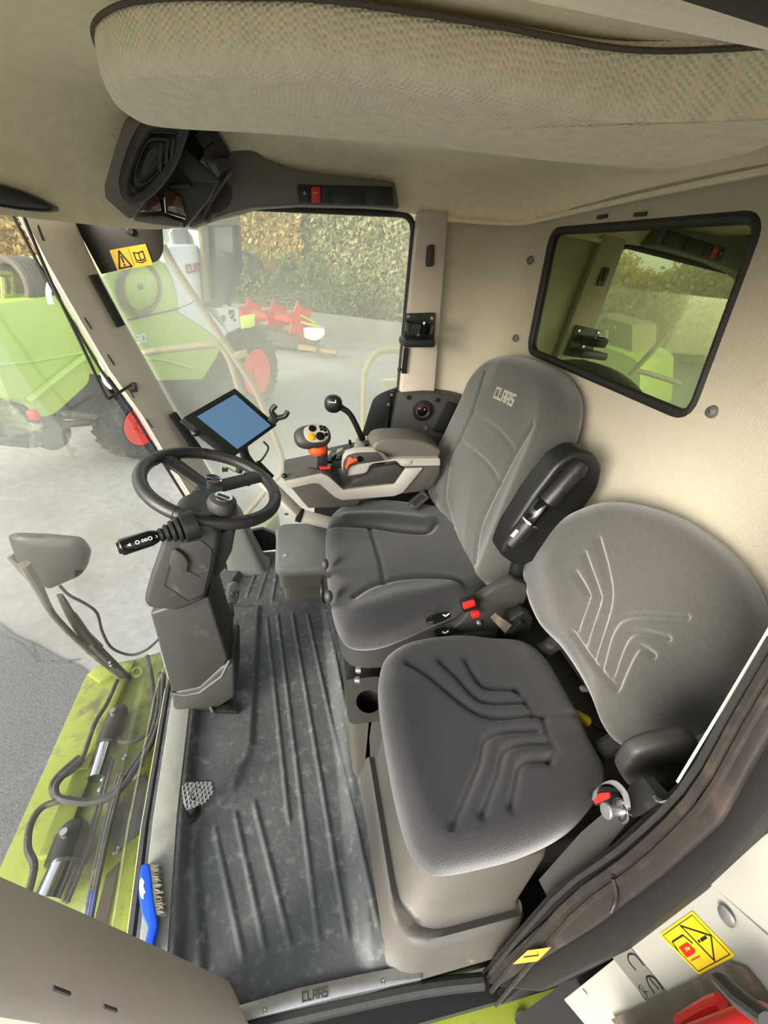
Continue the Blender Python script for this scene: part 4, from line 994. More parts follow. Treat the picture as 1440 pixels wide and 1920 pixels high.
# curved strip above the window with its switches
strip = PP([(425, 250), (452, 262), (500, 298), (560, 319), (650, 330), (742, 340), (750, 392), (690, 388), (560, 385), (470, 390), (425, 402), (352, 428), (390, 330)], 'y', 1.60)
MB().prism(strip, V((0, .09, 0))).build('header_strip', m_ohc, oc, bevel=.01, seg=3)
ov = closed_curve([P(*z5(q)[0], 'y', 1.598) for q in ((1180, 600), (1215, 640), (1222, 720), (1190, 800), (1120, 855), (1050, 865), (1035, 830), (1080, 720), (1130, 640))], 40)
MB().prism(ov, V((0, -.004, 0))).build('oval_cover', m_dk, oc, bevel=.001)
ar_ = [P(*z5(q)[0], 'y', 1.592) for q in ((1225, 480), (1130, 600), (1030, 760), (965, 900), (1010, 925), (1060, 860))]
MB().tube(ar_, .007, 8, smooth=4).build('oval_rib', m_ohc, oc)
swp = [P(*p, 'y', 1.598) for p in ((557, 346), (735, 350), (738, 386), (560, 381))]
MB().prism(swp, V((0, -.003, 0))).build('switch_bezel', m_blk, oc, bevel=.001)
for k, (x0, x1) in enumerate(((562, 580), (583, 600), (603, 618), (624, 677), (684, 736))):
    q = [P(a, b, 'y', 1.594) for a, b in ((x0, 351), (x1, 351), (x1 + 1, 379 + k), (x0 + 1, 379 + k))]
    s = MB().prism(q, V((0, -.008 if k == 1 else -.004, 0))).build('red_switch' if k == 1 else 'rocker_switch' if k < 3 else 'blank_cover', m_red if k == 1 else m_blk, oc, bevel=.0015)
    if k < 2:
        c = P((x0 + x1) / 2, 362, 'y', 1.5855 if k == 1 else 1.5895); mk = MB()
        stroke(mk, [c + V((-.006, 0, -.002)), c + V((-.002, 0, .003)), c + V((.002, 0, -.002)), c + V((.006, 0, .003))] if k else [c + V((-.004, 0, -.003)), c + V((0, 0, .004)), c + V((.004, 0, -.003)), c + V((-.004, 0, -.003))], .0014, (0, -1, 0), .0006)
        mk.build('switch_symbol', m_wht, s)
# lining lip along the pod bottom is part of the headliner; dark sun visor behind it
sv_ = thing('sun_visor', 'dark flat visor panel hanging at the far front corner with a yellow warning sticker', 'visor', V((-.5, 1.69, 1.18)))
vp = PP([(135, 405), (302, 405), (306, 470), (296, 490), (190, 514), (150, 440)], 'y', 1.692)
MB().prism(roundrect(vp, [0, 0, .02, .03, 0, 0]), V((0, .012, 0))).build('panel', m_blk, sv_, bevel=.002)
bpy.data.objects['panel'].data.materials[0] = mat('visor_plastic', (50, 46, 40), .5, bump=(500, .1))
MB().lathe([(.012, 0), (.012, .006), (.008, .009), (0, .009)], P(246, 434, 'y', 1.691), (0, -1, 0), 18).build('button', m_blk, sv_)
def warn(px4, plane, depth_n, name, par, col, up_first, body=None):
    """sticker from four photo corners TL,TR,BR,BL"""
    q = [plane(a, b) for a, b in px4]; n = (q[1] - q[0]).cross(q[3] - q[0]).normalized()
    if n.dot(EYE - q[0]) < 0: n = -n
    return q, n
sq_ = [P(a, b, 'y', 1.69) for a, b in ((205, 469), (273, 457), (287, 496), (221, 508))]
stk_ = MB().prism(roundrect(sq_, .004), V((0, -.0012, 0))).build('warning_sticker', m_yel, sv_, label='yellow warning sticker')
sxy = lambda a, b: sq_[0].lerp(sq_[1], a).lerp(sq_[3].lerp(sq_[2], a), b) + V((0, -.0013, 0))
mk = MB(); ny = V((0, -1, 0))
stroke(mk, [sxy(.24, .12), sxy(.42, .90), sxy(.07, .90), sxy(.24, .12)], .005, ny, .0006); stroke(mk, [sxy(.245, .38), sxy(.245, .66)], .005, ny, .0006); stroke(mk, [sxy(.245, .76), sxy(.245, .80)], .006, ny, .0006)
stroke(mk, [sxy(.60, .3), sxy(.72, .36), sxy(.85, .3), sxy(.85, .66), sxy(.72, .72), sxy(.60, .66), sxy(.60, .3)], .0035, ny, .0006); stroke(mk, [sxy(.72, .36), sxy(.72, .72)], .003, ny, .0006); stroke(mk, [sxy(.58, .74), sxy(.72, .82), sxy(.87, .74)], .003, ny, .0006)
stroke(mk, [sxy(.5, .1), sxy(.5, .9)], .001, ny, .0004)
mk.build('sticker_symbol', m_ink, stk_)

# oval lamp in the front lining at the left
ol = thing('lining_lamp', 'grey oval lamp bezel in the ceiling lining at the left', 'lamp', P(40, 378, 'x', -.66))
fx_ = lambda a, b: hit(ceil_o, a, b, .004)
ov = closed_curve([fx_(a, b) for a, b in ((-70, 330), (0, 344), (60, 364), (108, 390), (98, 397), (60, 396), (0, 388), (-70, 372))], 48)
c0 = sum(ov, V((0, 0, 0))) / 48
MB().loft([[c0.lerp(p, s) + (EYE - c0).normalized() * h for p in ov] for s, h in ((1.03, -.02), (1.0, .006), (.9, .012), (.82, .006))], cap=False).build('bezel', m_box, ol)
MB().loft([[c0.lerp(p, s) + (EYE - c0).normalized() * h for p in ov] for s, h in ((.84, .006), (.6, .012), (.2, .014))]).build('lens', m_grey, ol)

# bent black rod in front of the far pillar
bw = thing('blind_rod', 'thin black bent rod running down in front of the far pillar', 'rod', P(204, 747, 'y', 1.5))
MB().tube([P(44, 406, 'y', 1.44), P(92, 520, 'y', 1.44), P(150, 640, 'y', 1.44), P(196, 738, 'y', 1.44), P(202, 746, 'y', 1.44), P(210, 744, 'y', 1.45), P(246, 722, 'y', 1.53)], .0048, 8, smooth=3).build('rod', m_blk, bw)
rf = Rface(250, 724) ; MB().box(rf + V((.006, -.014, 0)), (.016, .02, .03)).build('rod_bracket', m_blk, bw, bevel=.002)

# ------------------------------------------------------------------ right rear corner
hk = thing('coat_hook', 'small grey recessed coat hook on the rear pillar', 'hook', P(806, 480, 'y', 1.65))
hq = PP([(800, 460), (815, 458), (813, 500), (797, 500)], 'y', 1.648)
MB().prism(roundrect(hq, .01), V((0, -.004, 0))).build('plate', m_grey, hk, bevel=.001); 
hq = PP([(803, 466), (811, 466), (809, 490), (802, 490)], 'y', 1.643); MB().prism(roundrect(hq, .006), V((0, -.006, 0))).build('tab', m_dk, hk, bevel=.002)
ch = thing('bottle_holder', 'black bottle holder bracket bolted to the rear pillar', 'bottle holder', P(785, 650, 'y', 1.60))
MB().prism(roundrect(PP([(759, 588), (817, 586), (814, 650), (757, 650)], 'y', 1.642), .008), V((0, .006, 0))).build('back_plate', m_blk, ch, bevel=.001)
for p in ((765, 594), (809, 597), (784, 627)): MB().lathe([(.006, 0), (.006, .004), (0, .005)], P(*p, 'y', 1.641), (0, -1, 0), 12).build('screw', m_alu, ch)
rcn = P(786, 612, 'y', 1.60)
MB().lathe([(.052, -.02), (.055, .012), (.050, .012), (.047, -.018)], rcn, (0, 0, 1), 30, cap=False).build('bottle_ring', m_gloss, ch)
MB().prism(roundrect(PP([(757, 636), (818, 637), (816, 652), (757, 652)], 'y', 1.56), .01), V((0, .08, 0))).build('bottle_tray', m_blk, ch, bevel=.006)
MB().bar(P(762, 652, 'y', 1.648), P(757, 700, 'y', 1.648), .02, .008, (0, -1, 0)).build('lower_strap', m_blk, ch)
for p in ((752, 638), (749, 693)): MB().ball(P(*p, 'y', 1.64), .009).build('thumb_screw', m_blk, ch)
# black hinge plate outside the glass corner
hg = thing('hinge_plate', 'black corner plate with hinge bolts at the bottom rear of the side window', 'hinge plate', P(710, 800, 'y', 1.70))
MB().prism(roundrect(PP([(677, 822), (700, 748), (716, 737), (752, 724), (757, 840), (680, 845)], 'y', 1.695), .02), V((0, .01, 0))).build('plate', m_blk, hg, bevel=.002)
MB().tube(PP([(735, 735), (731, 760), (724, 825)], 'y', 1.685), .010, 10).build('gas_strut', m_gloss, hg)
MB().bar(P(738, 732, 'y', 1.688), P(736, 765, 'y', 1.688), .022, .012, (0, -1, 0)).build('strut_bracket', m_blk, hg, bevel=.002)
for p in ((734, 740), (728, 758)): MB().lathe([(.006, 0), (.006, .005), (0, .006)], P(*p, 'y', 1.678), (0, -1, 0), 12).build('bolt', m_alu, hg)
# lower corner panel with ignition lock
cp_ = thing('corner_panel', 'dark grey moulded corner panel with ignition lock and storage pocket', 'panel', P(800, 800, 'y', 1.62))
pp = PP([(750, 740), (800, 736), (850, 740), (900, 752), (930, 775), (960, 860), (735, 860), (738, 800)], 'y', 1.62)
MB().prism(roundrect(pp, .02), V((0, .07, 0))).build('panel_body', m_dk, cp_, bevel=.012)
pk2 = PP([(838, 752), (880, 765), (900, 800), (880, 830), (810, 808)], 'y', 1.612)
MB().prism(roundrect(pk2, .015), V((0, .006, 0))).build('storage_pocket', m_blk, cp_, bevel=.003)
il = P(792, 770, 'y', 1.617)
ig = MB().lathe([(.044, 0), (.044, .006), (.032, .008), (.028, .004)], il, (0, -1, 0), 30).build('lock_surround', m_blk, cp_)
MB().torus(il + V((0, -.006, 0)), (0, -1, 0), .026, .004, 28, 8).build('lock_ring', m_grey, ig)
MB().lathe([(.022, .002), (.022, .006), (.014, .010), (0, .010)], il, (0, -1, 0), 24).build('lock_barrel', m_gloss, ig)
MB().ball(il + V((.006, -.012, .010)), .005).build('key_mark', m_red, ig)
for p, M_ in (((766, 745), m_blk), ((820, 750), m_blk), ((799, 803), m_alu)):
    MB().lathe([(.010, 0), (.010, .003), (.006, .004), (0, .003)], P(*p, 'y', 1.618), (0, -1, 0), 16).build('screw', M_, cp_)

# ------------------------------------------------------------------ near door frame
sp_ = thing('sill_plate', 'bright metal door sill plate with stamped lettering', 'sill plate', V((.06, .165, .0)))
sq = [P(a, b, 'z', .012) for a, b in ((420, 1893), (560, 1852), (700, 1821), (776, 1808), (788, 1818), (791, 1836), (640, 1868), (420, 1924))]
MB().prism(roundrect(sq, [0, 0, 0, .006, .004, .002, 0, 0]), V((0, 0, -.02))).build('plate', m_alu, sp_, bevel=.0015)
a, b, t = P(566, 1880, 'z', .0125), P(656, 1860, 'z', .0125), P(562, 1860, 'z', .0125)
letters('CLAAS', a, b - a, t - a, (t - a).length * .95, .0012, gap=.8).build('stamped_lettering', m_grey, sp_, label='stamped grey lettering')
for p in ((497, 1895), (718, 1840)): MB().lathe([(.0045, 0), (.0045, .0015), (.002, .0018), (0, .0005)], P(*p, 'z', .0125), (0, 0, 1), 16).build('screw', m_chrome, sp_)
fr2 = [(300, 1990), (420, 1926), (640, 1871), (800, 1838), (905, 1826)]
structure(MB().tube([P(a, b + 14, 'z', -.012) for a, b in fr2], .014, 10, smooth=4).build('trim_8', m_rubdk))
structure(MB().prism([P(a, b, 'z', -.03) for a, b in ((420, 1930), (900, 1832), (960, 1780), (960, 1870), (640, 1960), (420, 1990))], V((0, 0, -.05))).build('trim_9', m_blk))

# rear door post: lining edge, jamb and weather strip
def strip_y(pts_in, pts_out, x, depth, name, M, bevel=.003):
    A = PP(pts_in, 'x', x); B = PP(pts_out, 'x', x); mb = MB(); rings = []
    for a_, b_ in zip(A, B): rings.append([a_, b_, b_ + V((depth, 0, 0)), a_ + V((depth, 0, 0))])
    mb.loft(rings); return structure(mb.build(name, M, bevel=bevel, ang=50))
inn = [(1462, 1140), (1440, 1182), (1360, 1315), (1270, 1466), (1150, 1580), (1030, 1672), (890, 1835)]
mid = [(1500, 1190), (1460, 1245), (1395, 1355), (1305, 1500), (1190, 1590), (1060, 1690), (900, 1838)]
mid2 = [(1560, 1210), (1490, 1300), (1420, 1410), (1345, 1545), (1240, 1640), (1110, 1740), (930, 1850)]
out = [(1640, 1290), (1560, 1400), (1480, 1480), (1400, 1575), (1290, 1680), (1150, 1790), (1010, 1860)]
strip_y(inn, mid, .405, .03, 'trim_10', m_blk)
strip_y(mid, mid2, .398, .03, 'trim_11', m_seal)
strip_y(mid2, out, .405, .05, 'trim_12', mat('post_paint', (16, 16, 13), .6, noise=(10, .15), dirt=((40, 38, 31), 14, .6, .8)))
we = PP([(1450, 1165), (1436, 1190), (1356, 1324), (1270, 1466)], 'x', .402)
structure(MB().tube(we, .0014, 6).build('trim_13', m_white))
# seal folds
for k, (dx, dy, r) in enumerate(((6, 16, .0035), (22, 34, .005), (40, 50, .004))):
    structure(MB().tube(PP([(a + dx, b + dy) for a, b in inn[1:]], 'x', .398), r, 6, smooth=3).build('trim_%d' % (14 + k), m_seal if k else m_rubdk))
# grey inner panel between the seat base and the post
ip = PP([(1010, 1650), (1090, 1560), (1160, 1500), (1185, 1530), (1130, 1600), (1030, 1690)], 'x', .43)
structure(MB().prism(ip, V((.03, 0, 0))).build('trim_17', m_dk))
zt = P(1155, 1675, 'x', .392)
tag(MB().tube([zt + V((0, .012, .01)), zt, zt + V((.0, -.006, -.012)), zt + V((-.006, -.012, -.022))], .0028, 8, smooth=4).build('cable_tie', m_blk), 'black cable tie around the door seal', 'cable tie')
os_ = thing('post_sticker', 'small orange sticker on the dark door post near the sill', 'sticker', P(990, 1795, 'x', .395))
q = [P(a, b, 'x', .388) for a, b in ((962, 1808), (990, 1782), (1034, 1776), (1008, 1802))]
s_ = MB().prism(q, V((-.001, 0, 0))).build('sticker_sheet', m_yel, os_); s_.data.materials[0] = mat('sticker_orange', (238, 160, 60), .5)
mk = MB(); sx = lambda a, b: q[0].lerp(q[1], b).lerp(q[3].lerp(q[2], b), a) + V((-.0012, 0, 0)); stroke(mk, [sx(.2, .5), sx(.8, .5), sx(.6, .8)], .0015, (-1, 0, 0), .0004); mk.build('sticker_mark', m_ink, s_)

# door striker and buckle at the post
ds_ = thing('door_striker', 'chrome door striker pin with curved guard by the instructor seat', 'door striker', P(1165, 1520, 'x', .40))
sc0 = P(1168, 1520, 'x', .385); pin = P(1135, 1520, 'x', .36); sdv = (pin - sc0).normalized()
MB().lathe([(.013, 0), (.013, .004), (.011, .005), (0, .005)], sc0, sdv, 28).build('base_disc', m_chrome, ds_)
MB().lathe([(.0055, .003), (.0055, .019), (.0085, .021), (.009, .024), (.008, .026), (0, .0265)], sc0, sdv, 28).build('pin', m_alu, ds_)
loop = [P(a, b, 'x', x) for a, b, x in ((1178, 1518, .388), (1172, 1490, .375), (1152, 1468, .362), (1132, 1468, .355), (1118, 1480, .352), (1114, 1498, .352))]
loop = spline(loop, 6)[0]; wv = (P(1190, 1490, 'x', .37) - P(1165, 1505, 'x', .37)).normalized() * .006
MB().loft([[p - wv, p + wv, p + wv + V((.0008, 0, -.001)), p - wv + V((.0008, 0, -.001))] for p in loop]).build('guard', m_alu, ds_, ang=60)
MB().prism(roundrect(PP([(1165, 1500), (1182, 1470), (1205, 1455), (1222, 1480), (1245, 1500), (1200, 1530), (1178, 1535)], 'x', .402), .006), V((.015, 0, 0))).build('mount_bracket', m_blk, ds_, bevel=.003)
MB().tube(PP([(1228, 1496), (1240, 1502), (1256, 1498)], 'x', .398), .0028, 8).build('edge_clip', m_chrome, ds_)
rb2 = thing('instructor_buckle', 'black belt buckle with red button by the door striker', 'belt buckle', P(1125, 1498, 'x', .44))
MB().prism(roundrect(PP([(1100, 1482), (1118, 1475), (1142, 1486), (1140, 1500), (1116, 1512)], 'x', .42), .004), V((.03, 0, -.01))).build('buckle_body', m_blk, rb2, bevel=.002)
MB().prism(roundrect(PP([(1110, 1497), (1125, 1487), (1140, 1486), (1140, 1497), (1116, 1508)], 'x', .417), .003), V((.004, 0, 0))).build('release_button', m_red, rb2, bevel=.001)

# ------------------------------------------------------------------ blue hand brush lying along the floor edge
br = thing('hand_brush', 'blue plastic hand brush with pale bristles lying along the windscreen edge of the floor', 'brush', P(282, 1700, 'z', .03))
def b7(*p): return [P(a / 3, 1420 + b / 3, 'z', .062) for a, b in p]
hd7 = b7((795, 605), (812, 596), (836, 596), (848, 650), (862, 790), (886, 925), (884, 960), (868, 1010), (850, 1125), (828, 1135), (800, 1110), (818, 1020), (832, 962), (798, 885), (778, 770), (784, 660))
MB().prism(roundrect(hd7, .006), V((0, 0, -.022))).build('handle', m_blue, br, bevel=.007, seg=3)
mk = MB(); mk.prism(b7((786, 690), (798, 676), (812, 700), (806, 722), (818, 760), (808, 772), (808, 800), (792, 788), (782, 740)), V((0, 0, .0006))); mk.build('paint_mark', m_wht, br)
mb = MB(); rr_b = random.Random(3)
A7, B7 = b7((846, 600), (880, 880))
for i in range(46):
    for j in range(5):
        t = i / 45; p = A7.lerp(B7, t) + V((0, 0, -.003 - .004 * j)); d = V((.9, rr_b.uniform(-.45, .25), rr_b.uniform(-.25, .1))).normalized()
        mb.tube([p - d * .004, p + d * .012, p + d * rr_b.uniform(.013, .019) + V((0, rr_b.uniform(-.004, .002), -.001))], [.0014, .0012, .0008], 5)
o = mb.build('bristles', mat('bristle', (150, 144, 130), .8), br); o['kind'] = 'stuff'
# ------------------------------------------------------------------ white side panel, extinguisher, platform by the door
XW = .43
m_wpanel = mat('panel_white', (166, 165, 156), .4, noise=(20, .02))
wp = thing('side_panel', 'white painted body panel with warning stickers outside the door', 'panel', V((.46, -.1, .2)))
o_ = P(1058, 1872, 'x', XW); W4 = PP([(1056, 1874), (1328, 1654), (1600, 1900), (1330, 2200)], 'x', XW)
MB().prism(W4, V((.05, 0, 0))).build('lower_sheet', m_wpanel, wp, bevel=.002)
W5 = PP([(1322, 1652), (1470, 1535), (1700, 1600), (1640, 1920)], 'x', XW - .004)
MB().prism(W5, V((.05, 0, 0))).build('upper_sheet', m_wpanel, wp, bevel=.002)
bc = P(1363, 1718, 'x', XW - .0045); MB().lathe([(.0085, 0), (.0085, .0015), (.006, .0028), (0, .003)], bc, (-1, 0, 0), 22).build('panel_screw', m_alu, wp)
q = [P(a, b, 'x', XW - .0005) for a, b in ((1237, 1752), (1299, 1708), (1380, 1792), (1312, 1828))]     # left(lower) , top, right, bottom
ws_ = MB().prism(roundrect(q, .002), V((-.0008, 0, 0))).build('warning_sticker', m_yel2, wp, label='bright yellow warning sticker')
L4 = lambda a, b: q[0].lerp(q[1], b).lerp(q[3].lerp(q[2], b), a) + V((-.0009, 0, 0))   # a: along reading, b: upward
mk = MB(); nx_ = V((-1, 0, 0)); w_ = .0016
stroke(mk, [L4(.06, .06), L4(.94, .06), L4(.94, .94), L4(.06, .94), L4(.06, .06)], .0007, nx_, .0004)
def cimg(a, b): return P(960 + a / 3, 1420 + b / 3, 'x', XW - .0014)
stroke(mk, [cimg(948, 947), cimg(1120, 1003), cimg(1138, 1142), cimg(948, 947)], .0016, nx_, .0004)
stroke(mk, [cimg(1065, 1028), cimg(1092, 1010)], .0026, nx_, .0004); stroke(mk, [cimg(1050, 1035), cimg(1056, 1032)], .0022, nx_, .0004)
stroke(mk, [cimg(945, 945), cimg(1145, 1152)], .0007, nx_, .0004)
stroke(mk, [cimg(935, 1085), cimg(902, 1038), cimg(962, 1000), cimg(1015, 1045)], .0016, nx_, .0004)
mk.build('sticker_symbol', m_ink, ws_)
mk = MB(); mk.prism(roundrect([cimg(*p) for p in ((938, 1068), (985, 1038), (1030, 1080), (1032, 1100), (985, 1128))], .001), nx_ * .0004); stroke(mk, [cimg(1010, 1142), cimg(1055, 1118)], .0012, nx_, .0004); mk.build('extinguisher_symbol', m_red, ws_)
mk = MB(); stroke(mk, [cimg(985, 1090), cimg(978, 1072), cimg(1003, 1070)], .001, nx_, .0009); stroke(mk, [cimg(990, 1080), cimg(1000, 1078)], .001, nx_, .0009); mk.build('sticker_letter', m_yel2, ws_)
q2 = [P(a, b, 'x', XW - .0005) for a, b in ((1149, 1795), (1182, 1775), (1252, 1862), (1216, 1880))]
ce = MB().prism(roundrect(q2, .002), V((-.0008, 0, 0))).build('marking_plate', mat('grey_label', (116, 115, 108), .5), wp, label='grey conformity label with large letters')
mk = MB()
stroke(mk, spline([cimg(740, 1168), cimg(690, 1110), cimg(655, 1112), cimg(660, 1150), cimg(695, 1195)], 5)[0], .0019, nx_, .0004)
stroke(mk, spline([cimg(850, 1305), cimg(800, 1240), cimg(760, 1235), cimg(768, 1275), cimg(800, 1325)], 5)[0], .0019, nx_, .0004)
stroke(mk, [cimg(775, 1245), cimg(822, 1300)], .0019, nx_, .0004); mk.build('label_letters', m_ink, ce)
mk = MB(); cc_ = (cimg(735, 1320)); mk.torus(cc_, nx_, .0062, .0004, 24, 6); stroke(mk, [cimg(715, 1290), cimg(745, 1325), cimg(760, 1335)], .0008, nx_, .0004); stroke(mk, [cimg(738, 1318), cimg(765, 1318)], .0008, nx_, .0004); mk.build('label_emblem', m_ink, ce)
mk = MB(); stroke(mk, [cimg(398, 1303), cimg(425, 1332)], .0012, nx_, .0003); mk.build('scratch_mark', m_ink, wp)
# dark gap behind the panel edge
structure(MB().box((.62, .06, .5), (.30, .06, 1.3)).build('wall_left_core', m_dark))
# recess below with extinguisher
rc_ = PP([(1150, 1910), (1330, 1822), (1372, 1802), (1400, 1812), (1440, 1862), (1500, 1960), (1300, 2100)], 'x', XW - .003)
tag(MB().prism(rc_, V((-.004, 0, 0))).build('holder_recess', m_steel), 'dull grey metal recess plate below the yellow sticker, around the extinguisher', 'plate')
ex = thing('fire_extinguisher', 'red fire extinguisher with dark lever handle at the bottom right', 'fire extinguisher', P(1400, 1930, 'x', .36))
ec_ = P(1458, 1985, 'x', .37)
MB().lathe([(0, .030), (.014, .028), (.025, .020), (.030, .006), (.030, -.30), (.026, -.31)], ec_, (0, 0, 1), 32).build('cylinder', m_red, ex)
MB().lathe([(.012, .035), (.012, .06), (0, .06)], ec_, (0, 0, 1), 18).build('valve', m_alu, ex)
MB().tube([P(1352, 1838, 'x', .33), P(1395, 1880, 'x', .325), P(1450, 1920, 'x', .32)], [.008, .010, .010], 12, flat=.6).build('lever_handle', m_hose, ex)
MB().tube(PP([(1275, 1920), (1300, 1905), (1330, 1888), (1352, 1880)], 'x', .40), .007, 8, smooth=4).build('strap', m_red, ex)
# lime walkway outside the sill
wk = thing('entry_platform', 'lime green metal platform just outside the door sill', 'platform', V((.4, -.1, -.35)))
pz = -.22
MB().prism([P(a, b, 'z', pz) for a, b in ((640, 1935), (800, 1880), (950, 1832), (1045, 1804), (1068, 1880), (1120, 1960), (700, 2100))], V((0, 0, -.04))).build('deck', m_lime, wk, bevel=.003)
bpy.data.objects['deck'].data.materials[0] = m_olive
MB().prism([P(a, b, 'z', pz + .01) for a, b in ((780, 1878), (960, 1840), (1036, 1812), (1042, 1822), (960, 1852), (785, 1892))], V((0, 0, -.06))).build('deck_flange', m_lime, wk)
MB().prism([P(a, b, 'z', pz + .008) for a, b in ((1043, 1900), (1052, 1880), (1075, 1872), (1110, 1960), (1050, 1960))], V((0, 0, -.01))).build('deck_bracket', m_olive, wk)
for p in ((978, 1913), (1063, 1905)): MB().lathe([(.016, 0), (.016, .006), (.009, .008), (0, .006)], P(*p, 'z', pz + .002), (0, 0, 1), 18).build('deck_bolt', m_steel if p[0] < 1000 else m_alu, wk)

# ------------------------------------------------------------------ lime front deck below the windscreen
ZD = -.30
D = lambda a, b, z=ZD: P(a, b, 'z', z)
fd = thing('front_deck', 'lime green front deck with dirt stains below the windscreen', 'deck', V((-.7, .9, ZD - .05)))
MB().prism([D(*p) for p in ((163, 1262), (300, 1222), (330, 1330), (330, 1900), (60, 1820), (-60, 1720), (0, 1625))], V((0, 0, -.05))).build('deck_plate', m_lime, fd, bevel=.004)
MB().prism([D(*p, ZD + .012) for p in ((164, 1264), (180, 1248), (252, 1236), (250, 1252), (186, 1278))], V((0, 0, -.05))).build('front_lip', m_lime, fd, bevel=.003)
MB().bar(D(245, 1250), D(158, 1450), .04, .06, (0, 0, 1)).build('deck_rib', m_lime, fd, bevel=.004)
MB().bar(D(165, 1440), D(95, 1610), .06, .05, (0, 0, 1)).build('cylinder_bracket', m_lime, fd, bevel=.004)
MB().prism([D(*p, ZD + .004) for p in ((210, 1520), (270, 1455), (282, 1468), (262, 1560), (216, 1600), (206, 1560))], V((0, 0, .003))).build('grey_plate', mat('grey_deck_plate', (104, 106, 98), .5, noise=(12, .1), dirt=((140, 130, 100), 8, .52, .75)), fd, bevel=.001)
MB().torus(D(258, 1260, ZD + .02), (.2, -.3, 1), .018, .008, 24, 8).build('lifting_eye', m_lime, fd)
MB().prism([D(*p, ZD + .003) for p in ((200, 1640), (225, 1615), (196, 1745), (175, 1735))], V((0, 0, .002))).build('mud_streak', m_mud, fd)
for p in ((232, 1422), (263, 1435), (257, 1460), (218, 1596), (190, 1480), (165, 1555), (162, 1620)): MB().lathe([(.011, 0), (.011, .006), (.005, .009), (0, .009)], D(*p, ZD + .002), (0, 0, 1), 12).build('deck_bolt', m_alu, fd)
m_gun = mat('oily_cylinder', (60, 58, 52), .35, metal=.5, noise=(12, .2))
for k, (a, b, c, r) in enumerate((((222, 1338), (200, 1395), (180, 1460), .030), ((136, 1568), (118, 1620), (88, 1690), .040))):
    hy_ = thing('hydraulic_cylinder', ['hydraulic cylinder on the lime deck nearer the windscreen wiper', 'hydraulic cylinder on the lime deck nearer the door, with bright rod'][k], 'cylinder', D(*b), 'hydraulic cylinders on the front deck')
    A, B, C_ = D(*a, ZD + .05), D(*b, ZD + .05), D(*c, ZD + .05)
    MB().lathe([(r * 1.15, 0), (r * 1.15, (B - A).length), (r * .9, (B - A).length + .004)], A, B - A, 24).build('barrel', m_gun, hy_)
    MB().lathe([(r * .85, 0), (r * .85, (C_ - B).length)], B, C_ - B, 24).build('rod', m_chrome, hy_)
    MB().ball(A - (B - A).normalized() * .005, r * 1.02).build('end_eye', m_gun, hy_)
    MB().tube([A.lerp(B, .2) + V((0, 0, r)), A.lerp(B, .2) + V((0, 0, r + .03))], .010, 10).build('port_fitting', m_alu, hy_)
def hose(lab, pts, r, z=ZD + .05, n=1, sp=10):
    t = thing('hydraulic_hose', lab, 'hose', D(*pts[len(pts) // 2]), 'hoses on the front deck')
    for i in range(n):
        MB().tube([D(a + sp * i * .6, b + sp * i * .35, z + .004 * i) for a, b in pts], r, 8, smooth=5).build('hose_line', m_hose, t)
    return t
hose('dark hose curving from the upper cylinder to the windscreen edge', [(216, 1365), (216, 1382), (230, 1392), (262, 1385), (280, 1362), (288, 1320), (284, 1270), (276, 1230)], .009)
hose('pair of hoses looping across the deck and up beside the floor edge', [(150, 1418), (106, 1458), (98, 1482), (112, 1496), (160, 1502), (200, 1492), (226, 1470), (246, 1440), (278, 1390), (296, 1330), (300, 1262)], .010, n=2)
hose('dark hose running along the outer deck edge to the near pillar', [(220, 1275), (200, 1320), (178, 1356), (150, 1430), (112, 1460)], .008)
hose('hose branching from the loop down to the near pillar', [(130, 1498), (82, 1512), (58, 1545), (52, 1590), (64, 1625), (52, 1680)], .010)
hose('bundle of three hoses down the middle of the deck', [(222, 1450), (200, 1530), (184, 1600), (168, 1680), (154, 1760)], .006, n=3, sp=8)
hose('thin pair of lines between cylinder and grey plate', [(206, 1420), (180, 1520), (155, 1600), (120, 1690)], .006, n=2)

# ------------------------------------------------------------------ wiper
wi = thing('windscreen_wiper', 'dusty windscreen wiper with long blade outside the glass', 'wiper', V((-.66, 1.0, -.35)))
XWI = -.70
X_ = lambda a, b, d=0.: P(a, b, 'x', XWI - d)
MB().tube([X_(*p) for p in ((112, 1115), (150, 1180), (205, 1240), (262, 1292), (305, 1334))], [.006, .011, .013, .010, .005], 8, smooth=4, flat=1.6).build('blade', m_hose, wi)
MB().tube([X_(*p, .015) for p in ((45, 1058), (70, 1098), (98, 1150), (140, 1195), (175, 1225), (240, 1280))], [.014, .013, .009, .009, .014, .009], 10, smooth=4).build('arm', m_steel, wi)
MB().bar(X_(172, 1206, -.008), X_(215, 1250, -.008), .024, .016, (1, 0, 0)).build('blade_clamp', m_dk, wi, bevel=.003)
MB().tube([X_(*p, .004) for p in ((138, 1150), (165, 1188), (190, 1212))], .007, 8).build('blade_yoke', m_steel, wi)
for p in ((206, 1242), (208, 1248)): MB().ball(X_(*p, -.018), .005).build('rivet', m_alu, wi)

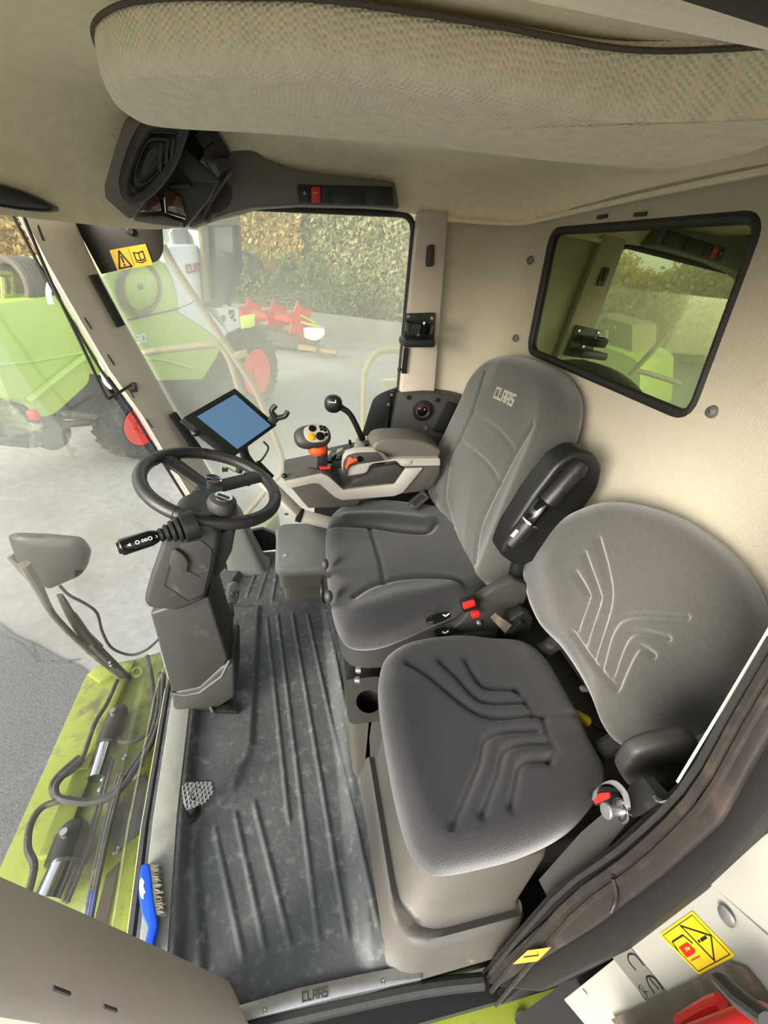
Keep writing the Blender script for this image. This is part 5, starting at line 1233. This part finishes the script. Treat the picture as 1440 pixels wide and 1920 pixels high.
# ------------------------------------------------------------------ front mirror on its bracket (seen from behind)
mi = thing('front_mirror', 'grey shell of the outside mirror in front of the windscreen', 'mirror', P(92, 1050, 'y', 1.30))
mo = PP([(14, 1004), (30, 998), (90, 1000), (155, 1006), (173, 1030), (165, 1062), (150, 1080), (92, 1105), (76, 1098), (30, 1050)], 'y', 1.32)
c0 = sum(mo, V((0, 0, 0))) / len(mo); ol_ = closed_poly(roundrect(mo, .02, 4), 90); mnn = (EYE - c0).normalized()
top = c0 + V((0, 0, .02))
MB().loft([[c0.lerp(p, s) + mnn * h for p in ol_] for s, h in ((.97, -.045), (1.0, -.03), (1.0, -.01), (.95, .02), (.86, .045), (.70, .058), (.35, .064), (.05, .066))]).build('shell', mat('mirror_shell', (27, 24, 21), .55, noise=(12, .06), bump=(500, .1)), mi, ang=60)
MB().loft([[c0.lerp(p, s) + mnn * h for p in ol_] for s, h in ((.94, -.046), (.9, -.048), (.1, -.048))]).build('mirror_glass', m_chrome, mi)
MB().tube(PP([(18, 1042), (40, 1062), (75, 1100)], 'y', 1.34), [.012, .016, .014], 10).build('bracket_arm', m_steel, mi)
MB().tube(PP([(112, 1098), (130, 1116), (160, 1132), (182, 1150), (192, 1185), (210, 1215), (245, 1228), (275, 1218), (296, 1200)], 'y', 1.34), .0055, 8, smooth=6).build('cable', m_blk, mi)
# ------------------------------------------------------------------ farm yard
GZ = -1.9
def yard():
    mb = MB(); pts = [V((-60, -20, GZ)), V((60, -20, GZ)), V((60, 60, GZ)), V((-60, 60, GZ))]
    mb.prism(pts, V((0, 0, -.1))); return mb
structure(yard().build('ground', m_concrete, smooth=False))
as_px = [(-330, 1010), (-140, 1095), (0, 1170), (25, 1190), (62, 1206), (110, 1232), (150, 1250), (166, 1262)]
aq = [P(a, b, 'z', GZ + .012) for a, b in as_px]
structure(MB().prism(aq + [V((-1.0, 2.2, GZ + .012)), V((-.8, -6, GZ + .012)), V((-12, -6, GZ + .012)), V((-12, 5, GZ + .012))], V((0, 0, -.03))).build('ground_asphalt', m_asphalt, smooth=False))
mb = MB()
for pl in ([(0, 1190), (40, 1206), (70, 1240), (100, 1240), (150, 1236)], [(60, 1206), (66, 1222), (72, 1240)]):
    stroke(mb, [P(a, b, 'z', GZ + .0125) for a, b in pl], .012, (0, 0, 1), .001)
o = mb.build('asphalt_crack', mat('crack', (96, 94, 90), .9)); o['kind'] = 'structure'
# body of our own machine under the cab (keeps daylight from below)
structure(MB().box((.25, .95, -.55), (1.0, 1.4, .8)).build('machine_chassis', m_blk))

# ---- the other harvester across the yard
A0 = V((-2.40, 6.87, GZ)); dv = V((.54, .84, 0)).normalized(); nv = V((dv.y, -dv.x, 0))
def S(a, b, off=0.): return Q(a, b, nv, A0 + nv * off)
def SS(pts, off=0.): return [S(a, b, off) for a, b in pts]
hv = thing('combine_harvester', 'lime green and white combine harvester with red rims parked across the yard', 'combine harvester', A0 + dv * 1.6 - nv * 1.3)
m_hgreen = mat('harvester_green', (166, 194, 78), .4, noise=(1.5, .05)); m_hdk = mat('harvester_undercarriage', (84, 78, 64), .85, noise=(3, .35))
m_hring = mat('dusty_ring', (128, 120, 84), .8, noise=(6, .15)); m_hwhite = mat('harvester_white', (222, 226, 226), .4)
m_hglass = mat('harvester_cab_glass', (96, 104, 100), .15)
MB().prism(roundrect(SS([(-90, 590), (-20, 570), (118, 552), (150, 600), (172, 715), (104, 778), (75, 785), (50, 752), (0, 746), (-90, 750)]), .12), -nv * 1.9).build('rear_hood', m_hgreen, hv, bevel=.03)
MB().tube(SS([(54, 752), (100, 715), (166, 664)], .02), .045, 8).build('hood_rib', m_hgreen, hv)
MB().tube(SS([(-60, 690), (60, 678), (160, 660)], .0), .02, 8).build('hood_crease', m_hgreen, hv)
MB().prism(SS([(130, 575), (200, 512), (300, 486), (322, 520), (334, 560), (336, 586), (378, 612), (416, 642), (408, 668), (380, 712), (296, 714), (236, 712), (160, 700)]), -nv * 1.8).build('side_door', m_hgreen, hv, bevel=.02)
MB().tube(SS([(240, 600), (330, 580), (372, 562)], .012), .012, 6).build('panel_joint', m_hdk, hv)
MB().tube(SS([(250, 668), (310, 676), (360, 690)], .02), .022, 8).build('door_crease', m_hgreen, hv)
el = lambda cx_, cy_, rx_, ry_, off: [S(cx_ + rx_ * math.cos(t), cy_ + ry_ * math.sin(t), off) for t in [2 * math.pi * k / 40 for k in range(40)]]
MB().loft([el(262, 542, 42, 52, .0), el(262, 542, 42, 52, .05), el(266, 540, 33, 42, .05), el(266, 540, 33, 42, .0)]).build('screen_ring', m_hring, hv)
MB().loft([el(266, 540, 33, 42, .01), el(266, 540, 33, 42, .03), el(266, 540, 15, 20, .07), el(266, 540, 1, 1, .075)]).build('rotary_screen', m_hgreen, hv, ang=60)
MB().ball(S(264, 537, .09), .04).build('screen_hub', m_hring, hv)
MB().prism(SS([(304, 478), (318, 462), (382, 458), (384, 575), (428, 622), (416, 642), (378, 612), (336, 586), (334, 556), (322, 516)], .02), -nv * 1.8).build('white_side_panel', m_hwhite, hv, bevel=.02)
for i in range(4): MB().bar(S(322 + i * 2, 461 - 3.0 * i, -.2), S(378, 457 - 3.2 * i, -.2), .35, .03, nv).build('roof_slat', m_hwhite, hv)
MB().prism(SS([(406, 577), (446, 577), (451, 614), (430, 624)], .06), -nv * .5).build('white_front_panel', m_hwhite, hv, bevel=.02)
o_, e_, t_ = S(352, 513, .035), S(440, 494, .035), S(350, 497, .035)
letters('CLAAS', o_, e_ - o_, t_ - o_, (t_ - o_).length * 1.05, .01, gap=.6).build('red_lettering', mat('dark_red_ink', (172, 44, 44), .5), hv, label='dark red lettering')
o_, e_, t_ = S(256, 644, .02), S(285, 639, .02), S(255, 628, .02)
letters('30', o_, e_ - o_, t_ - o_, (t_ - o_).length, .01, slant=.15, gap=.9).build('model_number', m_wht, hv)
o_, e_, t_ = S(429, 590, .07), S(443, 588, .07), S(430, 582, .07)
letters('APS', o_, e_ - o_, t_ - o_, (t_ - o_).length, .006, slant=.2, gap=.8).build('panel_lettering', m_dk, hv)
for p in ((434, 595), (440, 600), (437, 592)): MB().lathe([(.03, 0), (.03, .01), (0, .012)], S(*p, .065), nv, 10).build('panel_emblem', m_dk, hv)
MB().lathe([(.06, 0), (.06, .02), (0, .03)], S(418, 597, .065), nv, 16).build('panel_knob', m_hring, hv)
# cab of the harvester
MB().prism(SS([(372, 420), (446, 420), (452, 500), (430, 568), (408, 578), (384, 566)], .08), -nv * 1.5).build('cab_glass', m_hglass, hv, bevel=.02)
for a, b in (((376, 420), (388, 565)), ((396, 420), (402, 560)), ((446, 420), (450, 500)), ((450, 500), (428, 572))):
    MB().tube(SS([a, b], .10), .045, 8).build('cab_pillar', m_hring if a[0] < 380 else m_hdk, hv)
MB().prism(SS([(365, 402), (452, 400), (452, 424), (365, 424)], .15), -nv * 1.8).build('cab_roof', m_hring, hv, bevel=.03)
MB().tube(SS([(448, 470), (466, 476), (470, 500)], .3), .025, 8).build('mirror_arm', m_blk, hv)
MB().box(S(472, 500, .3), (.12, .2, .40)).build('cab_mirror', m_hdk, hv, bevel=.03)
# dusty engine deck behind the hood
MB().prism(SS([(-80, 492), (0, 488), (60, 486), (118, 520), (125, 556), (-80, 575)], -.35), -nv * 1.3).build('engine_deck', m_hring, hv, bevel=.04)
for i in range(5):
    MB().torus(S(28 + i * 9, 528, -.25), dv, .22, .045, 24, 8).build('intake_rib', m_hdk, hv)
for a, b in (((8, 560), (6, 520)), ((24, 566), (22, 512)), ((4, 556), (30, 553)), ((22, 515), (-20, 510))):
    MB().tube(SS([a, b], -.2), .03, 8).build('deck_rail', m_lime, hv)
MB().tube(SS([(96, 520), (91, 548), (96, 570)], .1), .03, 8, smooth=4).build('white_hook', m_wht, hv)
MB().tube(SS([(186, 655), (190, 690), (196, 715), (208, 728)], .25), .025, 8, smooth=4).build('white_pipe', m_wht, hv)
# undercarriage, axles, chopper
MB().prism(SS([(120, 700), (236, 705), (300, 712), (380, 712), (446, 640), (500, 660), (496, 740), (420, 780), (300, 806), (215, 806), (130, 780)], -.75), -nv * 1.0).build('undercarriage', m_hdk, hv)
MB().tube([S(262, 812, -.2), S(262, 812, -2.5)], .12, 12).build('rear_axle', m_hdk, hv)
MB().tube([S(482, 715, -.3), S(482, 715, -2.4)], .18, 12).build('front_axle', m_hdk, hv)
MB().tube(SS([(100, 776), (160, 780), (225, 790)], -.3), .06, 10).build('axle_beam', m_steel, hv)
MB().tube(SS([(110, 796), (170, 792), (225, 800)], -.3), .05, 10).build('axle_beam', m_steel, hv)
MB().prism(SS([(-60, 768), (40, 758), (84, 775), (82, 800), (78, 838), (60, 842), (0, 836), (-60, 840)], -.1), -nv * 1.4).build('straw_chopper', m_steel, hv, bevel=.04)
for i in range(4): MB().bar(S(-50, 785 + 12 * i, -.06), S(70, 782 + 14 * i, -.06), .05, .03, nv).build('chopper_board', m_mud, hv)
MB().prism(SS([(60, 795), (82, 790), (80, 838), (64, 842)], .05), -nv * .1).build('chopper_plate', m_steel, hv, bevel=.02)
MB().box(S(62, 778, .05), (.10, .10, .12)).build('tail_light', m_red, hv, bevel=.02)
MB().lathe([(.24, -.5), (.24, 0), (0, .02)], S(100, 812, -.2), nv, 20).build('chopper_pulley', m_mud, hv)
def wheel(c, R_, w, rr_, nm):
    tw = MB(); tw.lathe([(rr_, -w), (R_ * .90, -w), (R_ * .97, -w * .8), (R_ * .97, -w * .2), (R_ * .90, 0), (rr_ * 1.12, .0), (rr_, -.04)], c, nv, 40)
    for i in range(22):
        a = 2 * math.pi * i / 22
        for s in (0, 1):
            a2 = a + s * math.pi / 22; p0 = c + (dv * math.cos(a2) + V((0, 0, 1)) * math.sin(a2)) * R_ * .95 - nv * (w * (.04 if s else .96))
            a3 = a2 + .22; p1 = c + (dv * math.cos(a3) + V((0, 0, 1)) * math.sin(a3)) * R_ * .97 - nv * (w * .5)
            tw.bar(p0, p1, R_ * .055, R_ * .09, p0 - c)
    ty = tw.build('tyre', m_tyre, hv, ang=30)
    rm = MB().lathe([(rr_ * 1.04, .0), (rr_, .01), (rr_ * .92, -.06), (rr_ * .55, -.10), (rr_ * .45, -.02), (rr_ * .3, -.02), (rr_ * .28, .02), (0, .03)], c, nv, 36).build('rim', m_rim, hv)
    for i in range(8):
        a = 2 * math.pi * i / 8; MB().lathe([(rr_ * .05, 0), (rr_ * .05, .025), (0, .03)], c + (dv * math.cos(a) + V((0, 0, 1)) * math.sin(a)) * rr_ * .37 - nv * .02, nv, 8).build('wheel_bolt', m_steel, rm)
cr_w = S(268, 812); wheel(V((cr_w.x, cr_w.y, GZ + .56)) , .56, .42, .30, 'rear')
cf_w = S(483, 712); wheel(V((cf_w.x, cf_w.y, GZ + .86)), .86, .60, .47, 'front')

# ---- header with red reel standing on its trailer further back
YH = 16.5
hd_ = thing('harvester_header', 'cutting header with red reel standing in front of the hedge', 'header', P(560, 640, 'y', YH))
H = lambda a, b, d=0.: P(a, b, 'y', YH + d)
H3 = lambda t: H(452 + 110 * t, 586 + 16 * t, 3.2 * (1 - t))
MB().tube([H3(0), H3(.5), H3(1)], .13, 14).build('reel_tube', m_rim, hd_)
for a, b, r in ((.18, 0, .66), (.6, 0, .66), (1.0, 0, .66)):
    c = H3(a); ax_ = (H3(1) - H3(0)).normalized(); u_ = ax_.orthogonal().normalized(); w_ = ax_.cross(u_)
    pts = []
    for i in range(12):
        a_ = 2 * math.pi * i / 12; rr_2 = r if i % 2 == 0 else r * .62; pts.append(c + (u_ * math.cos(a_) + w_ * math.sin(a_)) * rr_2)
    MB().prism(pts, ax_ * .06).build('reel_star', m_rim, hd_)
for i in range(6):
    a_ = 2 * math.pi * i / 6; c = (u_ * math.cos(a_) + w_ * math.sin(a_)) * .58; MB().tube([H3(0) + c, H3(1) + c], .025, 6).build('reel_bat', m_mud, hd_)
MB().prism([H(*p) for p in ((450, 606), (560, 632), (600, 640), (590, 660), (520, 650), (450, 632))], V((.1, .9, 0))).build('auger_trough', m_mud, hd_, bevel=.03)
MB().prism(roundrect([H(*p) for p in ((560, 616), (580, 614), (610, 616), (608, 632), (592, 640), (570, 634))], .15), V((0, .5, 0))).build('end_shield', m_hwhite, hd_, bevel=.06)
MB().bar(H(558, 602), H(598, 612), .1, .08).build('end_arm', m_hgreen, hd_); MB().bar(H(562, 590), H(592, 605), .1, .05).build('end_arm', m_hgreen, hd_)
MB().prism([H(*p, -.3) for p in ((450, 594), (478, 590), (478, 612), (452, 620))], V((0, .3, 0))).build('left_shield', m_hgreen, hd_, bevel=.03)
MB().bar(H(450, 630, -.6), H(630, 664, -.6), .12, .10).build('trailer_beam', m_mud, hd_); MB().bar(H(560, 650, -.6), H(632, 660, -1.), .25, .14).build('trailer_drawbar', mat('rusty_beam', (150, 124, 84), .8), hd_)
MB().box(H(600, 656, -.8), (.3, .3, .3)).build('drawbar_head', m_mud, hd_)
for a in (500, 560): MB().bar(H(a, 640), V((H(a, 640).x, YH, GZ)), .12, .12, (0, 1, 0)).build('stand_leg', m_mud, hd_)
for (a, b) in (((480, 566), (590, 552)), ((470, 560), (600, 545))): MB().bar(H(*a, 1.5), H(*b, 1.5), .06, .06).build('top_rail', m_mud, hd_)

# ---- low block wall in front of the reeds
wl0, wl1 = P(590, 584, 'y', 20.5), P(1000, 640, 'y', 17.5)
wz = P(690, 598, 'y', 19.7).z
structure(MB().prism([V((wl0.x - 14, 24.5, GZ)), V((wl1.x, wl1.y, GZ)), V((wl1.x, wl1.y, wz)), V((wl0.x - 14, 24.5, wz))], V((.1, .3, 0))).build('wall_yard', m_wallc))

# ---- hedge of reeds and bushes (leaves nobody could count)
def leaves(name, lab, cat, pts_fn, n, size, rgb, seed, tr=.5):
    r = np.random.default_rng(seed); c = pts_fn(r, n)
    d = r.normal(size=(n, 3)); d[:, 2] = np.abs(d[:, 2]) * .8 + .2; d /= np.linalg.norm(d, axis=1)[:, None]
    e = r.normal(size=(n, 3)); e = np.cross(d, e); e /= np.linalg.norm(e, axis=1)[:, None]
    L_ = size * r.uniform(.6, 1.6, n)[:, None]; w = L_ * r.uniform(.16, .34, n)[:, None]
    v = np.stack([c, c + d * L_ * .5 + e * w, c + d * L_, c + d * L_ * .5 - e * w], 1).reshape(-1, 3)
    o0 = V((float(v[:, 0].mean()), float(v[:, 1].mean()), GZ)); v = v - np.array(o0)
    me = bpy.data.meshes.new(name); me.from_pydata(v.tolist(), [], [(4 * i, 4 * i + 1, 4 * i + 2, 4 * i + 3) for i in range(n)])
    M = bpy.data.materials.new(name + '_leaf'); M.use_nodes = True; nt = M.node_tree; N = nt.nodes; Lk = nt.links
    b = N['Principled BSDF']; b.inputs['Roughness'].default_value = .7
    gi = N.new('ShaderNodeNewGeometry'); rp = N.new('ShaderNodeValToRGB'); els = rp.color_ramp.elements
    dim = lambda c: tuple(x * .86 for x in lin(c)[:3]) + (1.,)
    els[0].color = dim(rgb[0]); els[1].color = dim(rgb[2]); k = els.new(.5); k.color = dim(rgb[1])
    Lk.new(gi.outputs['Random Per Island'], rp.inputs[0]); Lk.new(rp.outputs[0], b.inputs['Base Color'])
    tlc = N.new('ShaderNodeBsdfTranslucent'); Lk.new(rp.outputs[0], tlc.inputs[0]); mx = N.new('ShaderNodeMixShader'); mx.inputs[0].default_value = tr
    Lk.new(b.outputs[0], mx.inputs[1]); Lk.new(tlc.outputs[0], mx.inputs[2]); Lk.new(mx.outputs[0], N['Material Output'].inputs[0])
    me.materials.append(M); o = bpy.data.objects.new(name, me); COL.objects.link(o); o.location = o0
    tag(o, lab, cat, kind='stuff'); return o
def belt(x0, y0, x1, y1, dep, h0, h1, wob=.8):
    def f(r, n):
        t = r.uniform(0, 1, n); s = r.uniform(0, 1, n) ** 1.5
        top = h1 - wob * (np.sin(t * 31) * .5 + np.sin(t * 13 + 2) * .5 + r.uniform(-.3, .3, n))
        z = GZ + h0 + (top - h0) * r.uniform(0, 1, n) ** .8
        nx_2, ny_2 = (y1 - y0), -(x1 - x0); l_ = math.hypot(nx_2, ny_2)
        return np.stack([x0 + (x1 - x0) * t - nx_2 / l_ * dep * s * -1 * -1, y0 + (y1 - y0) * t - ny_2 / l_ * dep * s, z], 1)
    return f
GR = ((172, 178, 118), (208, 204, 146), (236, 228, 178)); YE = ((204, 186, 104), (234, 212, 128), (244, 230, 168)); DKG = ((110, 128, 76), (146, 158, 96), (180, 184, 124))
leaves('hedge', 'grey green hedge of bushes behind the block wall to the right', 'hedge', belt(.7, 23.8, 12, 21.5, 2.5, .0, 6.2), 46000, .22, GR, 1)
leaves('reeds', 'sunlit yellow reeds behind the header and harvester', 'reeds', belt(-5, 23.5, .7, 23.5, 1.5, .2, 5.2), 30000, .24, YE, 2)
leaves('hedge', 'yellowish hedge at the left beyond the harvester', 'hedge', belt(-26, 17, -5, 24, 2.5, .0, 4.6), 34000, .26, YE, 3)
leaves('hedge', 'dark green shrubs low behind the header', 'hedge', belt(-4, 22.5, 3, 20.6, .5, .0, 2.6), 12000, .2, DKG, 4)
leaves('hedge', 'green tree row far in front of the machine', 'trees', belt(-34, -14, -30, 16, 3, 1.0, 8), 9000, .9, DKG, 5)
for k, (a, b, c, d, h, M_) in enumerate(((-27, 18.5, -5, 25.6, 4.0, YE[1]), (-5, 25.8, 13, 23.6, 5.6, GR[1]))):
    q = [V((a, b, GZ)), V((c, d, GZ)), V((c, d, GZ + h)), V((a, b, GZ + h))]
    structure(MB().prism(q, V((0, 1.2, 0))).build('hedge_core', mat('hedge_core', M_, .95, noise=(1.5, .35))))

# ---- tubular railings outside the side window
m_tube = mat('dusty_tube', (128, 116, 92), .6, noise=(14, .12), dirt=((176, 166, 140), 20, .55, .8))
rl1 = thing('mirror_stay', 'long dusty tube stay rising diagonally outside the side window', 'tube', P(520, 895, 'y', 2.15))
MB().tube(PP([(305, 460), (330, 505), (400, 610), (452, 688), (482, 738), (513, 813), (530, 862), (526, 888), (512, 902), (490, 930), (440, 990)], 'y', 2.15), .016, 10, smooth=3).build('stay_tube', m_tube, rl1)
MB().tube(PP([(258, 664), (300, 657), (395, 647), (412, 650), (424, 662), (436, 690), (450, 740), (460, 790)], 'y', 2.18), .016, 10, smooth=3).build('cross_tube', m_tube, rl1)
MB().bar(P(436, 668, 'y', 2.15), P(464, 662, 'y', 2.15), .03, .03, (0, -1, 0)).build('tube_clamp', m_tube, rl1, bevel=.004)
rl2 = thing('grab_rail', 'pale yellow bent grab rail outside the rear of the side window', 'grab rail', P(684, 850, 'y', 1.95))
MB().tube(PP([(681, 860), (683, 720), (688, 690), (700, 668), (718, 658), (760, 657)], 'y', 1.95), .015, 12, smooth=5).build('rail', m_pale, rl2)
MB().prism([P(*p, 'y', 2.0) for p in ((718, 714), (748, 712), (748, 728), (718, 730))], V((0, .04, 0))).build('rail_plate', m_pale, rl2, bevel=.003)
yb = thing('step_bracket', 'lime yellow bracket beside the grey storage box outside the glass', 'bracket', P(505, 1000, 'y', 1.80))
MB().prism([P(*p, 'y', 1.80) for p in ((495, 990), (520, 965), (525, 985), (515, 1002), (500, 1004))], V((0, .05, 0))).build('bracket_plate', m_lime, yb, bevel=.003)
# black panel at the foot of the side window
structure(MB().prism(PP([(455, 1000), (492, 992), (516, 1002), (520, 1030), (470, 1036)], 'y', 1.69), V((0, .02, 0))).build('trim_18', m_blk))
# ------------------------------------------------------------------ daylight
W = bpy.data.worlds.new('sky'); SC.world = W; W.use_nodes = True
nt = W.node_tree; N = nt.nodes; L = nt.links
bg = N['Background']
sky = N.new('ShaderNodeTexSky'); sky.sky_type = 'NISHITA'; sky.sun_disc = False
SUN_AZ, SUN_EL = math.radians(214), math.radians(20)      # azimuth from +X towards +Y
sky.sun_elevation = SUN_EL; sky.sun_rotation = math.pi / 2 - SUN_AZ; sky.air_density = 1.2; sky.dust_density = 2.0; sky.ozone_density = 1.0
hs_ = N.new('ShaderNodeHueSaturation'); hs_.inputs['Saturation'].default_value = .35
L.new(sky.outputs[0], hs_.inputs['Color']); L.new(hs_.outputs[0], bg.inputs[0])
bg.inputs[1].default_value = .24
sd = bpy.data.lights.new('sun', 'SUN'); sd.energy = 1.7; sd.angle = math.radians(28); sd.color = (1, .94, .84)
so = bpy.data.objects.new('sun', sd); COL.objects.link(so)
sv = V((math.cos(SUN_AZ) * math.cos(SUN_EL), math.sin(SUN_AZ) * math.cos(SUN_EL), math.sin(SUN_EL)))
so.rotation_euler = sv.to_track_quat('Z', 'Y').to_euler(); so.location = sv * 30
vs = SC.view_settings; vs.view_transform = 'Standard'; vs.look = 'None'; vs.gamma = 1; vs.use_curve_mapping = False; vs.exposure = 1.52
SC.cycles.use_denoising = True; SC.cycles.max_bounces = 14; SC.cycles.transparent_max_bounces = 16; SC.cycles.diffuse_bounces = 10
SC.cycles.sample_clamp_indirect = 6; SC.cycles.caustics_reflective = False; SC.cycles.caustics_refractive = False
